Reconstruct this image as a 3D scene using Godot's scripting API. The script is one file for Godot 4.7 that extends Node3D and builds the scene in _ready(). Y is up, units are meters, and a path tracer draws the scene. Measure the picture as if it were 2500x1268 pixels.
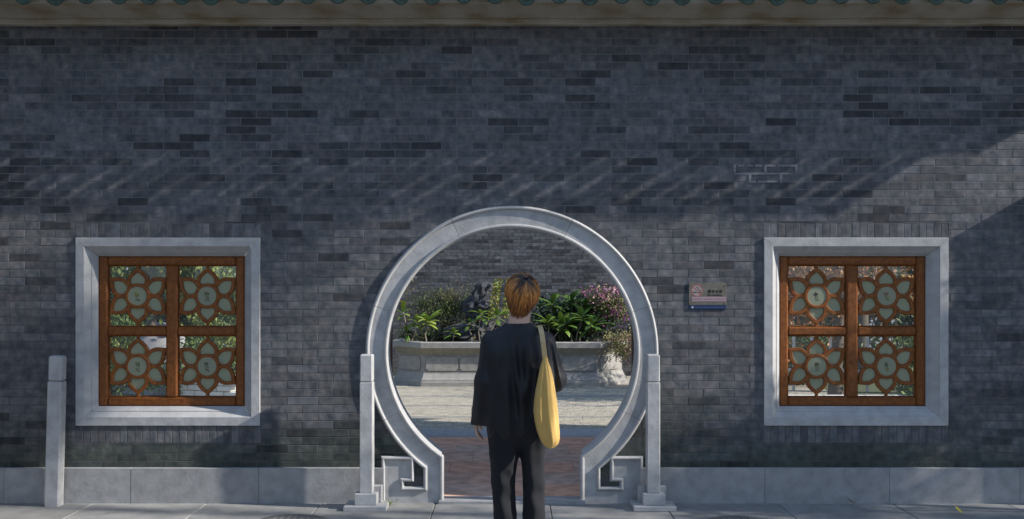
extends Node3D

# ------------------------------------------------------------------ mesh building
class MB:
	var v := PackedVector3Array()
	var n := PackedVector3Array()
	var c := PackedColorArray()
	var uv := PackedVector2Array()
	var col := Color(1, 1, 1)

	func tri(a: Vector3, b: Vector3, d: Vector3) -> void:
		var nn := (b - a).cross(d - a).normalized()
		tri_n(a, b, d, nn, nn, nn)

	func tri_n(a: Vector3, b: Vector3, d: Vector3, na: Vector3, nb: Vector3, nd: Vector3) -> void:
		v.append(a); v.append(d); v.append(b)
		n.append(na); n.append(nd); n.append(nb)
		c.append(col); c.append(col); c.append(col)
		uv.append(Vector2(a.x, a.y)); uv.append(Vector2(d.x, d.y)); uv.append(Vector2(b.x, b.y))

	func quad(a: Vector3, b: Vector3, d: Vector3, e: Vector3) -> void:
		tri(a, b, d)
		tri(a, d, e)

	# chamfered box
	func box(lo: Vector3, hi: Vector3, b := 0.0) -> void:
		if b <= 0.0:
			quad(Vector3(lo.x, lo.y, hi.z), Vector3(hi.x, lo.y, hi.z), Vector3(hi.x, hi.y, hi.z), Vector3(lo.x, hi.y, hi.z))
			quad(Vector3(hi.x, lo.y, lo.z), Vector3(lo.x, lo.y, lo.z), Vector3(lo.x, hi.y, lo.z), Vector3(hi.x, hi.y, lo.z))
			quad(Vector3(hi.x, lo.y, hi.z), Vector3(hi.x, lo.y, lo.z), Vector3(hi.x, hi.y, lo.z), Vector3(hi.x, hi.y, hi.z))
			quad(Vector3(lo.x, lo.y, lo.z), Vector3(lo.x, lo.y, hi.z), Vector3(lo.x, hi.y, hi.z), Vector3(lo.x, hi.y, lo.z))
			quad(Vector3(lo.x, hi.y, hi.z), Vector3(hi.x, hi.y, hi.z), Vector3(hi.x, hi.y, lo.z), Vector3(lo.x, hi.y, lo.z))
			quad(Vector3(lo.x, lo.y, lo.z), Vector3(hi.x, lo.y, lo.z), Vector3(hi.x, lo.y, hi.z), Vector3(lo.x, lo.y, hi.z))
			return
		var m := (lo + hi) / 2.0
		var h := (hi - lo) / 2.0
		var ax := [Vector3.RIGHT, Vector3.UP, Vector3.BACK]
		for i in 3:
			var j := (i + 1) % 3
			var k := (i + 2) % 3
			for s in [-1.0, 1.0]:
				var o: Vector3 = m + ax[i] * h[i] * s
				var u: Vector3 = ax[j] * (h[j] - b)
				var w: Vector3 = ax[k] * (h[k] - b)
				if s > 0:
					quad(o - u - w, o + u - w, o + u + w, o - u + w)
				else:
					quad(o - u + w, o + u + w, o + u - w, o - u - w)
			for sj in [-1.0, 1.0]:
				for sk in [-1.0, 1.0]:
					var e: Vector3 = ax[i] * (h[i] - b)
					var p: Vector3 = m + ax[j] * h[j] * sj + ax[k] * (h[k] - b) * sk
					var q: Vector3 = m + ax[j] * (h[j] - b) * sj + ax[k] * h[k] * sk
					face_out([p - e, p + e, q + e, q - e], m)
		for sx in [-1.0, 1.0]:
			for sy in [-1.0, 1.0]:
				for sz in [-1.0, 1.0]:
					var sg := Vector3(sx, sy, sz)
					face_out([m + sg * (h - Vector3(0, b, b)), m + sg * (h - Vector3(b, 0, b)), m + sg * (h - Vector3(b, b, 0))], m)

	# a face turned away from the point m
	func face_out(p: Array, m: Vector3) -> void:
		var nn: Vector3 = (p[1] - p[0]).cross(p[2] - p[0])
		if nn.dot(p[0] - m) < 0:
			p = p.duplicate()
			p.reverse()
		for i in range(1, p.size() - 1):
			tri(p[0], p[i], p[i + 1])

	# grid of points [row][col], normals smoothed; wrap closes each row
	func grid(rows: Array, wrap := false, flip := false) -> void:
		var R := rows.size()
		var C: int = rows[0].size()
		var nn := []
		for i in R:
			var line := PackedVector3Array()
			for j in C:
				var a: Vector3 = rows[mini(i + 1, R - 1)][j] - rows[maxi(i - 1, 0)][j]
				var jn := (j + 1) % C if wrap else mini(j + 1, C - 1)
				var jp := (j + C - 1) % C if wrap else maxi(j - 1, 0)
				var b: Vector3 = rows[i][jn] - rows[i][jp]
				var x := b.cross(a).normalized()
				line.append(-x if flip else x)
			nn.append(line)
		for i in R - 1:
			for j in (C if wrap else C - 1):
				var k := (j + 1) % C
				if flip:
					tri_n(rows[i][j], rows[i + 1][k], rows[i][k], nn[i][j], nn[i + 1][k], nn[i][k])
					tri_n(rows[i][j], rows[i + 1][j], rows[i + 1][k], nn[i][j], nn[i + 1][j], nn[i + 1][k])
				else:
					tri_n(rows[i][j], rows[i][k], rows[i + 1][k], nn[i][j], nn[i][k], nn[i + 1][k])
					tri_n(rows[i][j], rows[i + 1][k], rows[i + 1][j], nn[i][j], nn[i + 1][k], nn[i + 1][j])

	func tube(p: Array, r: Array, sides := 8) -> void:
		var rows := []
		var side := Vector3.ZERO
		for i in p.size():
			var d: Vector3 = (p[mini(i + 1, p.size() - 1)] - p[maxi(i - 1, 0)]).normalized()
			if side == Vector3.ZERO:
				side = d.cross(Vector3(0.31, 0.2, 0.93)).normalized()
			side = (side - d * side.dot(d)).normalized()
			var up := d.cross(side)
			var line := PackedVector3Array()
			for k in sides:
				var a := TAU * k / sides
				line.append(p[i] + (side * cos(a) + up * sin(a)) * r[i])
			rows.append(line)
		grid(rows, true)
		var last := rows.size() - 1
		for k in sides:
			tri(p[0], rows[0][(k + 1) % sides], rows[0][k])
			tri(p[last], rows[last][k], rows[last][(k + 1) % sides])

	# flat polygon (counter-clockwise) standing in xy, from z0 to z1
	func prism(poly: PackedVector2Array, z0: float, z1: float) -> void:
		if Geometry2D.is_polygon_clockwise(poly):
			poly = poly.duplicate()
			poly.reverse()
		var t := Geometry2D.triangulate_polygon(poly)
		for i in range(0, t.size(), 3):
			var a := poly[t[i]]
			var b := poly[t[i + 1]]
			var d := poly[t[i + 2]]
			if (b - a).cross(d - a) < 0:
				var s := b
				b = d
				d = s
			tri(Vector3(a.x, a.y, z1), Vector3(b.x, b.y, z1), Vector3(d.x, d.y, z1))
			tri(Vector3(a.x, a.y, z0), Vector3(d.x, d.y, z0), Vector3(b.x, b.y, z0))
		for i in poly.size():
			var a := poly[i]
			var b := poly[(i + 1) % poly.size()]
			quad(Vector3(a.x, a.y, z0), Vector3(b.x, b.y, z0), Vector3(b.x, b.y, z1), Vector3(a.x, a.y, z1))

	func commit(m: Material = null) -> ArrayMesh:
		var a := []
		a.resize(Mesh.ARRAY_MAX)
		a[Mesh.ARRAY_VERTEX] = v
		a[Mesh.ARRAY_NORMAL] = n
		a[Mesh.ARRAY_COLOR] = c
		a[Mesh.ARRAY_TEX_UV] = uv
		var me := ArrayMesh.new()
		me.add_surface_from_arrays(Mesh.PRIMITIVE_TRIANGLES, a)
		if m:
			me.surface_set_material(0, m)
		return me


# smooth-minimum field of tapered capsules, meshed as surface nets
class Field:
	var lo: Vector3
	var cell: float
	var nx: int
	var ny: int
	var nz: int
	var d := PackedFloat32Array()

	func _init(a: Vector3, b: Vector3, s: float) -> void:
		lo = a
		cell = s
		nx = int((b.x - a.x) / s) + 2
		ny = int((b.y - a.y) / s) + 2
		nz = int((b.z - a.z) / s) + 2
		d.resize(nx * ny * nz)
		d.fill(1.0)

	# capsule from p to q, radii rp and rq; sx, sz stretch the section
	func bone(p: Vector3, q: Vector3, rp: float, rq: float, k := 0.03, sx := 1.0, sz := 1.0) -> void:
		var R := maxf(rp, rq)
		var pad := R * maxf(maxf(sx, sz), 1.0) + k + cell * 2.0
		var a := (Vector3(minf(p.x, q.x), minf(p.y, q.y), minf(p.z, q.z)) - Vector3.ONE * pad - lo) / cell
		var b := (Vector3(maxf(p.x, q.x), maxf(p.y, q.y), maxf(p.z, q.z)) + Vector3.ONE * pad - lo) / cell
		var pq := q - p
		var l2 := maxf(pq.length_squared(), 1e-9)
		var low := minf(minf(sx, sz), 1.0)
		for z in range(maxi(0, int(a.z)), mini(nz, int(b.z) + 2)):
			for y in range(maxi(0, int(a.y)), mini(ny, int(b.y) + 2)):
				var i := (z * ny + y) * nx
				for x in range(maxi(0, int(a.x)), mini(nx, int(b.x) + 2)):
					var w := lo + Vector3(x, y, z) * cell - p
					var t := clampf(w.dot(pq) / l2, 0.0, 1.0)
					var e := w - pq * t
					e.x /= sx
					e.z /= sz
					var f := (e.length() - lerpf(rp, rq, t)) * low
					var g := d[i + x]
					var h := maxf(k - absf(f - g), 0.0) / k
					d[i + x] = minf(f, g) - h * h * k * 0.25

	func sample(p: Vector3) -> float:
		var w := (p - lo) / cell
		var x := clampi(int(w.x), 0, nx - 2)
		var y := clampi(int(w.y), 0, ny - 2)
		var z := clampi(int(w.z), 0, nz - 2)
		var fx := clampf(w.x - x, 0, 1)
		var fy := clampf(w.y - y, 0, 1)
		var fz := clampf(w.z - z, 0, 1)
		var i := (z * ny + y) * nx + x
		var j := i + ny * nx
		var a := lerpf(lerpf(d[i], d[i + 1], fx), lerpf(d[i + nx], d[i + nx + 1], fx), fy)
		var b := lerpf(lerpf(d[j], d[j + 1], fx), lerpf(d[j + nx], d[j + nx + 1], fx), fy)
		return lerpf(a, b, fz)

	# push: Callable(point) -> point moves each vertex (folds)
	func mesh(out: MB, push = null) -> void:
		var where := {}
		var pts := PackedVector3Array()
		var sxy := nx * ny
		var steps := [0, 1, nx, nx + 1, sxy, sxy + 1, sxy + nx, sxy + nx + 1]
		var edges := [[0, 1], [2, 3], [4, 5], [6, 7], [0, 2], [1, 3], [4, 6], [5, 7], [0, 4], [1, 5], [2, 6], [3, 7]]
		for z in nz - 1:
			for y in ny - 1:
				for x in nx - 1:
					var i := z * sxy + y * nx + x
					var neg := 0
					for s in steps:
						if d[i + s] < 0.0:
							neg += 1
					if neg == 0 or neg == 8:
						continue
					var sum := Vector3.ZERO
					var cnt := 0
					for e in edges:
						var da := d[i + steps[e[0]]]
						var db := d[i + steps[e[1]]]
						if (da < 0.0) != (db < 0.0):
							var t := da / (da - db)
							var ca := Vector3(e[0] & 1, (e[0] >> 1) & 1, e[0] >> 2)
							var cb := Vector3(e[1] & 1, (e[1] >> 1) & 1, e[1] >> 2)
							sum += ca.lerp(cb, t)
							cnt += 1
					where[i] = pts.size()
					pts.append(lo + (Vector3(x, y, z) + sum / cnt) * cell)
		if push != null:
			for k in pts.size():
				pts[k] = push.call(pts[k])
		var quads := []
		for i in where:
			for ax in [[1, nx, sxy], [nx, sxy, 1], [sxy, 1, nx]]:
				var a := d[i]
				var b := d[i + ax[0]]
				if (a < 0.0) == (b < 0.0):
					continue
				var q := [i, i - ax[1], i - ax[1] - ax[2], i - ax[2]]
				if not (where.has(q[1]) and where.has(q[2]) and where.has(q[3])):
					continue
				var f := [where[q[0]], where[q[1]], where[q[2]], where[q[3]]]
				if a >= 0.0:
					f.reverse()
				quads.append(f)
		var nn := PackedVector3Array()
		nn.resize(pts.size())
		for f in quads:
			var m: Vector3 = (pts[f[2]] - pts[f[0]]).cross(pts[f[3]] - pts[f[1]])
			for k in f:
				nn[k] += m
		for k in nn.size():
			nn[k] = nn[k].normalized()
		for f in quads:
			out.tri_n(pts[f[0]], pts[f[1]], pts[f[2]], nn[f[0]], nn[f[1]], nn[f[2]])
			out.tri_n(pts[f[0]], pts[f[2]], pts[f[3]], nn[f[0]], nn[f[2]], nn[f[3]])


# ------------------------------------------------------------------ naming and tagging
var used := {}
var rng := RandomNumberGenerator.new()
var M := {}


func numbered(parent: Node, called: String) -> String:
	var key := str(parent.get_instance_id()) + called
	var k: int = used.get(key, 0)
	used[key] = k + 1
	return called if k == 0 else "%s_%03d" % [called, k]


func put(called: String, me: Mesh, m: Material, parent: Node = self, at := Vector3.ZERO) -> MeshInstance3D:
	var o := MeshInstance3D.new()
	o.name = numbered(parent, called)
	o.mesh = me
	if m:
		o.material_override = null
		for s in me.get_surface_count():
			o.set_surface_override_material(s, m)
	o.position = at
	parent.add_child(o, true)
	return o


func obj(called: String, b: MB, m: Material, parent: Node = self) -> MeshInstance3D:
	return put(called, b.commit(), m, parent)


func tag(o: Node, label: String, category: String, group := "") -> void:
	if label:
		o.set_meta("label", label)
	if category:
		o.set_meta("category", category)
	if group:
		o.set_meta("group", group)


func thing(called: String, label: String, category: String, at := Vector3.ZERO, group := "", parent: Node = self) -> Node3D:
	var o := Node3D.new()
	o.name = numbered(parent, called)
	o.position = at
	tag(o, label, category, group)
	parent.add_child(o, true)
	return o


func part_node(called: String, parent: Node, at := Vector3.ZERO) -> Node3D:
	var o := Node3D.new()
	o.name = numbered(parent, called)
	o.position = at
	parent.add_child(o, true)
	return o


func struct(o: Node) -> Node:
	o.set_meta("kind", "structure")
	return o


func stuff(o: Node) -> Node:
	o.set_meta("kind", "stuff")
	return o


func many(called: String, me: Mesh, m: Material, xf: Array, cols: Array, parent: Node = self) -> MultiMeshInstance3D:
	var mm := MultiMesh.new()
	mm.transform_format = MultiMesh.TRANSFORM_3D
	mm.use_colors = true
	mm.mesh = me
	mm.instance_count = xf.size()
	for i in xf.size():
		mm.set_instance_transform(i, xf[i])
		mm.set_instance_color(i, cols[i])
	var o := MultiMeshInstance3D.new()
	o.name = numbered(parent, called)
	o.multimesh = mm
	o.material_override = m
	parent.add_child(o, true)
	return o


func lin(r: float, g: float, b: float) -> Color:
	return Color(r, g, b).linear_to_srgb()


func rnd(a: float, b: float) -> float:
	return rng.randf_range(a, b)


# ------------------------------------------------------------------ materials
func noise_tex(sd: int, freq: float, stops: Array, size := 512, oct := 4, type := FastNoiseLite.TYPE_SIMPLEX_SMOOTH, h := 0) -> NoiseTexture2D:
	var t := NoiseTexture2D.new()
	var f := FastNoiseLite.new()
	f.seed = sd
	f.frequency = freq
	f.noise_type = type
	f.fractal_octaves = oct
	t.noise = f
	t.width = size
	t.height = h if h else size
	t.seamless = true
	var g := Gradient.new()
	g.offsets = PackedFloat32Array(stops.map(func(s): return s[0]))
	g.colors = PackedColorArray(stops.map(func(s): return s[1] if s[1] is Color else Color(s[1], s[1], s[1])))
	t.color_ramp = g
	return t


func mat(called: String, c: Color, rough := 0.85, tex: Texture2D = null, scale := 1.0, detail: Texture2D = null) -> StandardMaterial3D:
	var m := StandardMaterial3D.new()
	m.resource_name = called
	m.albedo_color = c
	m.roughness = rough
	m.vertex_color_use_as_albedo = true
	m.metallic_specular = 0.4
	if tex:
		m.albedo_texture = tex
		m.uv1_triplanar = true
		m.uv1_world_triplanar = true
		m.uv1_scale = Vector3.ONE * scale
	if detail:
		m.detail_enabled = true
		m.detail_albedo = detail
		m.detail_blend_mode = BaseMaterial3D.BLEND_MODE_MUL
		m.detail_uv_layer = BaseMaterial3D.DETAIL_UV_2
		m.uv2_triplanar = true
		m.uv2_world_triplanar = true
		m.uv2_scale = Vector3.ONE * scale * 3.7
	return m


func bump(m: StandardMaterial3D, t: Texture2D, cm: float) -> void:
	m.heightmap_enabled = true
	m.heightmap_texture = t
	m.heightmap_scale = cm


func make_materials() -> void:
	var fine := noise_tex(3, 0.09, [[0.0, 0.72], [0.45, 0.92], [1.0, 1.0]], 512, 3)
	var rough_h := noise_tex(4, 0.05, [[0.0, 0.0], [1.0, 1.0]], 512, 4)
	var blot := noise_tex(5, 0.008, [[0.0, 0.84], [0.35, 0.91], [0.6, 0.95], [1.0, 1.0]], 1024, 5)
	var brick_t := noise_tex(6, 0.018, [[0.0, Color(0.58, 0.62, 0.65)], [0.3, Color(0.74, 0.77, 0.79)], [0.5, Color(0.82, 0.83, 0.83)], [0.68, Color(0.88, 0.875, 0.87)], [0.82, Color(0.95, 0.945, 0.94)], [1.0, Color(0.98, 0.98, 0.98)]], 1024, 4)
	M.brick = mat("grey brick", Color.WHITE, 0.88, brick_t, 0.55, fine)
	var streak := noise_tex(23, 0.02, [[0.0, 0.84], [0.4, 0.93], [1.0, 1.0]], 512, 4)
	M.brick.detail_albedo = streak
	M.brick.uv2_scale = Vector3(1.1, 0.3, 1.1)
	bump(M.brick, rough_h, 0.12)
	M.mortar = mat("lime mortar", Color.WHITE, 0.95, blot, 0.6, fine)
	var speck := noise_tex(8, 0.33, [[0.0, 0.66], [0.3, 0.86], [0.55, 0.95], [1.0, 1.0]], 512, 2)
	M.stone = mat("grey granite", lin(0.51, 0.515, 0.52), 0.75, blot, 0.8, speck)
	M.stone.uv2_scale = Vector3(1.0, 0.8, 1.0)
	bump(M.stone, rough_h, 0.08)
	M.old_stone = mat("weathered planter stone", lin(0.42, 0.41, 0.39), 0.85, blot, 0.9, fine)
	bump(M.old_stone, rough_h, 0.2)
	M.paving = mat("pale pavement stone", lin(0.345, 0.345, 0.34), 0.8, blot, 0.5, speck)
	bump(M.paving, rough_h, 0.1)
	M.red_tile = mat("red clay floor tile", Color.WHITE, 0.6, noise_tex(11, 0.012, [[0.0, Color(0.74, 0.72, 0.7)], [0.4, Color(0.88, 0.85, 0.82)], [0.7, Color(0.96, 0.94, 0.92)], [1.0, Color(1, 1, 1)]], 512, 4), 0.7, fine)
	M.sett = mat("tan courtyard sett", Color.WHITE, 0.9, blot, 0.5, fine)
	var grain := noise_tex(13, 0.02, [[0.0, Color(0.72, 0.66, 0.6)], [0.4, Color(0.86, 0.82, 0.78)], [0.7, Color(0.95, 0.93, 0.9)], [1.0, Color(1, 1, 1)]], 512, 4)
	M.wood = mat("varnished brown timber", lin(0.235, 0.078, 0.011), 0.55, grain, 1.0)
	M.wood.uv1_scale = Vector3(2.0, 2.0, 2.0)
	M.wood.clearcoat_enabled = true
	M.wood.clearcoat = 0.08
	M.wood.clearcoat_roughness = 0.25
	M.column = mat("dark red timber", lin(0.07, 0.025, 0.02), 0.5, grain, 1.0)
	M.plaster = mat("beige stained plaster", lin(0.47, 0.44, 0.385), 0.9, noise_tex(15, 0.009, [[0.0, Color(0.75, 0.68, 0.55)], [0.3, Color(0.87, 0.83, 0.76)], [0.6, Color(0.95, 0.94, 0.92)], [1.0, Color(1, 1, 1)]], 512, 4), 0.45, fine)
	M.glaze = mat("green glazed tile", lin(0.045, 0.09, 0.078), 0.4, noise_tex(16, 0.02, [[0.0, Color(0.5, 0.55, 0.5)], [0.5, Color(0.85, 0.88, 0.85)], [1.0, Color(1, 1, 1)]], 512, 3), 1.3)
	M.glaze.clearcoat_enabled = true
	M.glaze.clearcoat = 0.5
	M.frost = mat("frosted glass", Color(0.70, 0.71, 0.61, 0.93), 0.55)
	M.frost.transparency = BaseMaterial3D.TRANSPARENCY_ALPHA
	M.frost.backlight_enabled = true
	M.frost.backlight = Color(0.9, 0.95, 0.9)
	M.glass = mat("clear glass", Color(0.9, 0.95, 0.92, 0.06), 0.02)
	M.glass.transparency = BaseMaterial3D.TRANSPARENCY_ALPHA
	M.glass.metallic_specular = 0.5
	M.iron = mat("cast iron", lin(0.13, 0.13, 0.13), 0.7, blot, 1.0)
	M.ground = mat("grey ground", lin(0.2, 0.2, 0.19), 0.95, blot, 0.2, fine)
	M.soil = mat("dark soil", lin(0.03, 0.025, 0.02), 0.95, fine, 2.0)
	M.rock = mat("dark scholar rock", Color.WHITE, 0.9, blot, 2.0, fine)
	bump(M.rock, rough_h, 0.6)
	M.bark = mat("bark", lin(0.13, 0.105, 0.08), 0.95, blot, 1.5, fine)
	bump(M.bark, rough_h, 0.6)
	M.leaf = mat("leaf", Color.WHITE, 0.5)
	M.leaf.backlight_enabled = true
	M.leaf.backlight = Color(0.6, 0.6, 0.6)
	M.petal = mat("blossom", Color.WHITE, 0.7)
	M.petal.backlight_enabled = true
	M.petal.backlight = Color(0.7, 0.7, 0.7)
	M.white = mat("whitewash", lin(0.7, 0.7, 0.68), 0.9, blot, 0.8)
	M.plate = mat("olive metal plate", lin(0.15, 0.14, 0.118), 0.55, blot, 2.0)
	M.flat = mat("paint", Color.WHITE, 0.6)
	M.black_cloth = mat("black cotton", lin(0.007, 0.008, 0.011), 0.55)
	M.black_cloth.rim_enabled = true
	M.black_cloth.rim = 0.4
	M.trouser = mat("charcoal trouser cloth", lin(0.010, 0.011, 0.014), 0.9)
	M.trouser.rim_enabled = true
	M.trouser.rim = 0.15
	M.canvas = mat("mustard canvas", lin(0.63, 0.41, 0.13), 0.9, noise_tex(19, 0.2, [[0.0, 0.86], [1.0, 1.0]], 256, 2), 3.0)
	M.canvas.rim_enabled = true
	M.canvas.rim = 0.3
	M.strap = mat("pale tan strap", lin(0.47, 0.36, 0.19), 0.9)
	M.skin = mat("skin", lin(0.52, 0.34, 0.26), 0.55)
	M.skin.subsurf_scatter_enabled = true
	M.skin.subsurf_scatter_strength = 0.1
	M.hair = mat("dyed hair", Color.WHITE, 0.38)
	M.shoe = mat("dark shoe", lin(0.02, 0.02, 0.02), 0.6)
	M.lampwhite = mat("dark paint", lin(0.03, 0.03, 0.03), 0.6)


# ------------------------------------------------------------------ the wall with its openings
const GATE_Y := 1.2056
const R_OUT := 1.14
const R_IN := 1.026
const WIN_X := 2.754
const WIN_Y := 1.3685
const HALF := 5.3
const TOP := 3.86


func brick_mesh(w: float, h: float, col: Color) -> ArrayMesh:
	var b := MB.new()
	b.col = col
	brick_shape(b, 0, 0, w, h, 0.0)
	return b.commit()


# a brick lying with its lower left corner at x, y; front edges chamfered
func brick_shape(b: MB, x: float, y: float, w: float, h: float, z: float, back := -0.012) -> void:
	var e := 0.0022
	var p := [Vector3(x, y, z - e), Vector3(x + w, y, z - e), Vector3(x + w, y + h, z - e), Vector3(x, y + h, z - e)]
	var q := [Vector3(x + e, y + e, z), Vector3(x + w - e, y + e, z), Vector3(x + w - e, y + h - e, z), Vector3(x + e, y + h - e, z)]
	b.quad(q[0], q[1], q[2], q[3])
	for i in 4:
		var j := (i + 1) % 4
		b.quad(p[i], p[j], q[j], q[i])
		var pi: Vector3 = p[i]
		var pj: Vector3 = p[j]
		b.quad(Vector3(pi.x, pi.y, back), Vector3(pj.x, pj.y, back), pj, pi)


var tones := []


func make_tones() -> void:
	# light, middle and dark fired grey bricks, cool and slightly warm
	for t in [[0.205, 1], [0.19, 0], [0.18, 1], [0.17, 0], [0.158, 1], [0.147, 0], [0.135, 1], [0.12, 0], [0.1, 0], [0.088, 0], [0.076, 0], [0.066, 0]]:
		var k: float = t[0] * 1.1
		tones.append(Color(k * 0.99, k, k * 1.09) if t[1] == 0 else Color(k * 1.01, k, k * 1.06))


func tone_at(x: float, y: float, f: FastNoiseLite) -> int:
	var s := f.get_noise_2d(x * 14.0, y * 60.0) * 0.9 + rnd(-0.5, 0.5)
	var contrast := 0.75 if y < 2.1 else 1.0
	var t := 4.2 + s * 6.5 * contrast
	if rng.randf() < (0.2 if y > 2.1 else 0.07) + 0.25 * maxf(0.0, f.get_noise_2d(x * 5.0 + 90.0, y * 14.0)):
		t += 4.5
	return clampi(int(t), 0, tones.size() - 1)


# damp, mossy bricks in the lowest courses
func weathered(c: Color, y: float, n: float) -> Color:
	var k := smoothstep(0.85, 0.3, y + n * 0.35)
	return c.lerp(Color(c.r * 0.52, c.g * 0.60, c.b * 0.50), k)


func circle_poly(r: float, cy: float) -> PackedVector2Array:
	var p := PackedVector2Array()
	for i in 96:
		p.append(Vector2(cos(TAU * i / 96) * r, cy + sin(TAU * i / 96) * r))
	return p


func rect_poly(x0: float, y0: float, x1: float, y1: float) -> PackedVector2Array:
	return PackedVector2Array([Vector2(x0, y0), Vector2(x1, y0), Vector2(x1, y1), Vector2(x0, y1)])


func build_wall(house: Node3D) -> void:
	var wall := part_node("wall", house)
	# core with the openings, in thin lifts
	var core := MB.new()
	var y := 0.0
	var step := 0.016
	while y < TOP - 1e-4:
		var y1 := minf(y + step, TOP)
		var cuts := []
		var rm := 1.085
		var lo := absf(clampf(GATE_Y, y, y1) - GATE_Y)
		var half := sqrt(rm * rm - lo * lo) if lo < rm else 0.0
		if y < 0.4:
			half = maxf(half if y > 0.34 else 0.0, 0.62)
		if half > 0.0:
			cuts.append([-half, half])
		if y1 > WIN_Y - 0.70 and y < WIN_Y + 0.70:
			cuts.append([-WIN_X - 0.69, -WIN_X + 0.69])
			cuts.append([WIN_X - 0.69, WIN_X + 0.69])
		cuts.sort_custom(func(a, b): return a[0] < b[0])
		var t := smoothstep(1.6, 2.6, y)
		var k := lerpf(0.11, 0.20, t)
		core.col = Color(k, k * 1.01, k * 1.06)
		var x := -HALF
		cuts.append([HALF, HALF])
		for q in cuts:
			var x1: float = q[0]
			if x1 > x + 1e-3:
				core.quad(Vector3(x, y, -0.0012), Vector3(x1, y, -0.0012), Vector3(x1, y1, -0.0012), Vector3(x, y1, -0.0012))
				core.quad(Vector3(x1, y, -0.4), Vector3(x, y, -0.4), Vector3(x, y1, -0.4), Vector3(x1, y1, -0.4))
				core.quad(Vector3(x1, y, -0.0012), Vector3(x1, y, -0.4), Vector3(x1, y1, -0.4), Vector3(x1, y1, -0.0012))
				core.quad(Vector3(x, y, -0.4), Vector3(x, y, -0.0012), Vector3(x, y1, -0.0012), Vector3(x, y1, -0.4))
			x = q[1]
		y = y1
	# tops of the ledges in the openings
	core.quad(Vector3(-HALF, TOP, -0.0012), Vector3(HALF, TOP, -0.0012), Vector3(HALF, TOP, -0.4), Vector3(-HALF, TOP, -0.4))
	for s in [-1.0, 1.0]:
		core.quad(Vector3(s * WIN_X - 0.69, WIN_Y - 0.70, -0.0012), Vector3(s * WIN_X + 0.69, WIN_Y - 0.70, -0.0012), Vector3(s * WIN_X + 0.69, WIN_Y - 0.70, -0.4), Vector3(s * WIN_X - 0.69, WIN_Y - 0.70, -0.4))
		core.quad(Vector3(s * WIN_X - 0.69, WIN_Y + 0.704, -0.4), Vector3(s * WIN_X + 0.69, WIN_Y + 0.704, -0.4), Vector3(s * WIN_X + 0.69, WIN_Y + 0.704, -0.0012), Vector3(s * WIN_X - 0.69, WIN_Y + 0.704, -0.0012))
	obj("mortar_core", core, M.mortar, wall)

	# bricks in stretcher bond
	var pitch := 0.0639
	var len := 0.2472
	var joint := 0.0048
	var f := FastNoiseLite.new()
	f.seed = 21
	f.frequency = 0.05
	var circle := circle_poly(1.085, GATE_Y)
	var door := rect_poly(-0.62, -0.1, 0.62, 0.42)
	var holes := []
	for s in [-1.0, 1.0]:
		holes.append(rect_poly(s * WIN_X - 0.70, WIN_Y - 0.71, s * WIN_X + 0.70, WIN_Y + 0.71))
		holes.append(rect_poly(s * WIN_X - 0.745, WIN_Y + 0.70, s * WIN_X + 0.745, WIN_Y + 0.7525 + 0.118))
		holes.append(rect_poly(s * WIN_X - 0.745, WIN_Y - 0.7525 - 0.140, s * WIN_X + 0.745, WIN_Y - 0.70))
	var whole := []
	var rest := MB.new()
	for k in range(-2, 55):
		var y0 := 3.720 - pitch * (k + 1)
		var off := -2.667 if k % 2 == 0 else -2.667 + len / 2
		var i0 := floori((-HALF - off) / len)
		for i in range(i0, i0 + 45):
			var xa := maxf(off + len * i, -HALF + 0.002) + joint / 2
			var xb := minf(off + len * (i + 1), HALF - 0.002) - joint / 2
			if xb - xa < 0.02:
				continue
			var ya := y0 + joint / 2
			var yb := minf(y0 + pitch - joint / 2, TOP - 0.002)
			if yb - ya < 0.01:
				continue
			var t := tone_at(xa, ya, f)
			var z := rnd(-0.0006, 0.0016)
			var pieces := [rect_poly(xa, ya, xb, yb)]
			var cut := false
			var c := Vector2((xa + xb) / 2, (ya + yb) / 2)
			if c.distance_to(Vector2(0, GATE_Y)) < 1.25:
				pieces = clip_all(pieces, circle)
				cut = true
			if absf(c.x) < 0.8 and c.y < 0.5:
				pieces = clip_all(pieces, door)
				cut = true
			if absf(absf(c.x) - WIN_X) < 0.9 and absf(c.y - WIN_Y) < 1.0:
				for h in holes:
					pieces = clip_all(pieces, h)
				cut = true
			if not cut and xb - xa > 0.23 and yb - ya > 0.05:
				whole.append([Vector2(c.x, (c.y - 2.75) * 1.15).length(), xa, ya, xb - xa, yb - ya, z, t])
				continue
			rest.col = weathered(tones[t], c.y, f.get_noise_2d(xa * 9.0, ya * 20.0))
			for p in pieces:
				if p.size() == 4 and not cut:
					brick_shape(rest, xa, ya, xb - xa, yb - ya, z)
				elif p.size() >= 3:
					rest.prism(p, -0.012, z)
	# soldier courses over and under the windows
	for s in [-1.0, 1.0]:
		for row in [[WIN_Y + 0.7525 - 0.03, 0.144], [WIN_Y - 0.7525 - 0.138, 0.15]]:
			for i in 25:
				var xa: float = s * WIN_X - 0.743 + i * 0.05945
				rest.col = tones[clampi(int(rnd(1, 7.5)), 0, 11)]
				brick_shape(rest, xa + 0.0025, row[0], 0.0545, row[1], rnd(-0.0006, 0.0016))
	whole.sort_custom(func(a, b): return a[0] < b[0])
	var cache := []
	for t in tones:
		cache.append(brick_mesh(len - joint, pitch - joint, t))
	for i in whole.size():
		var w: Array = whole[i]
		if i < 300:
			put("brick", cache[w[6]], M.brick, wall, Vector3(w[1], w[2], w[5]))
		else:
			rest.col = weathered(tones[w[6]], w[2], f.get_noise_2d(w[1] * 9.0, w[2] * 20.0))
			brick_shape(rest, w[1], w[2], w[3], w[4], w[5])
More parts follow.
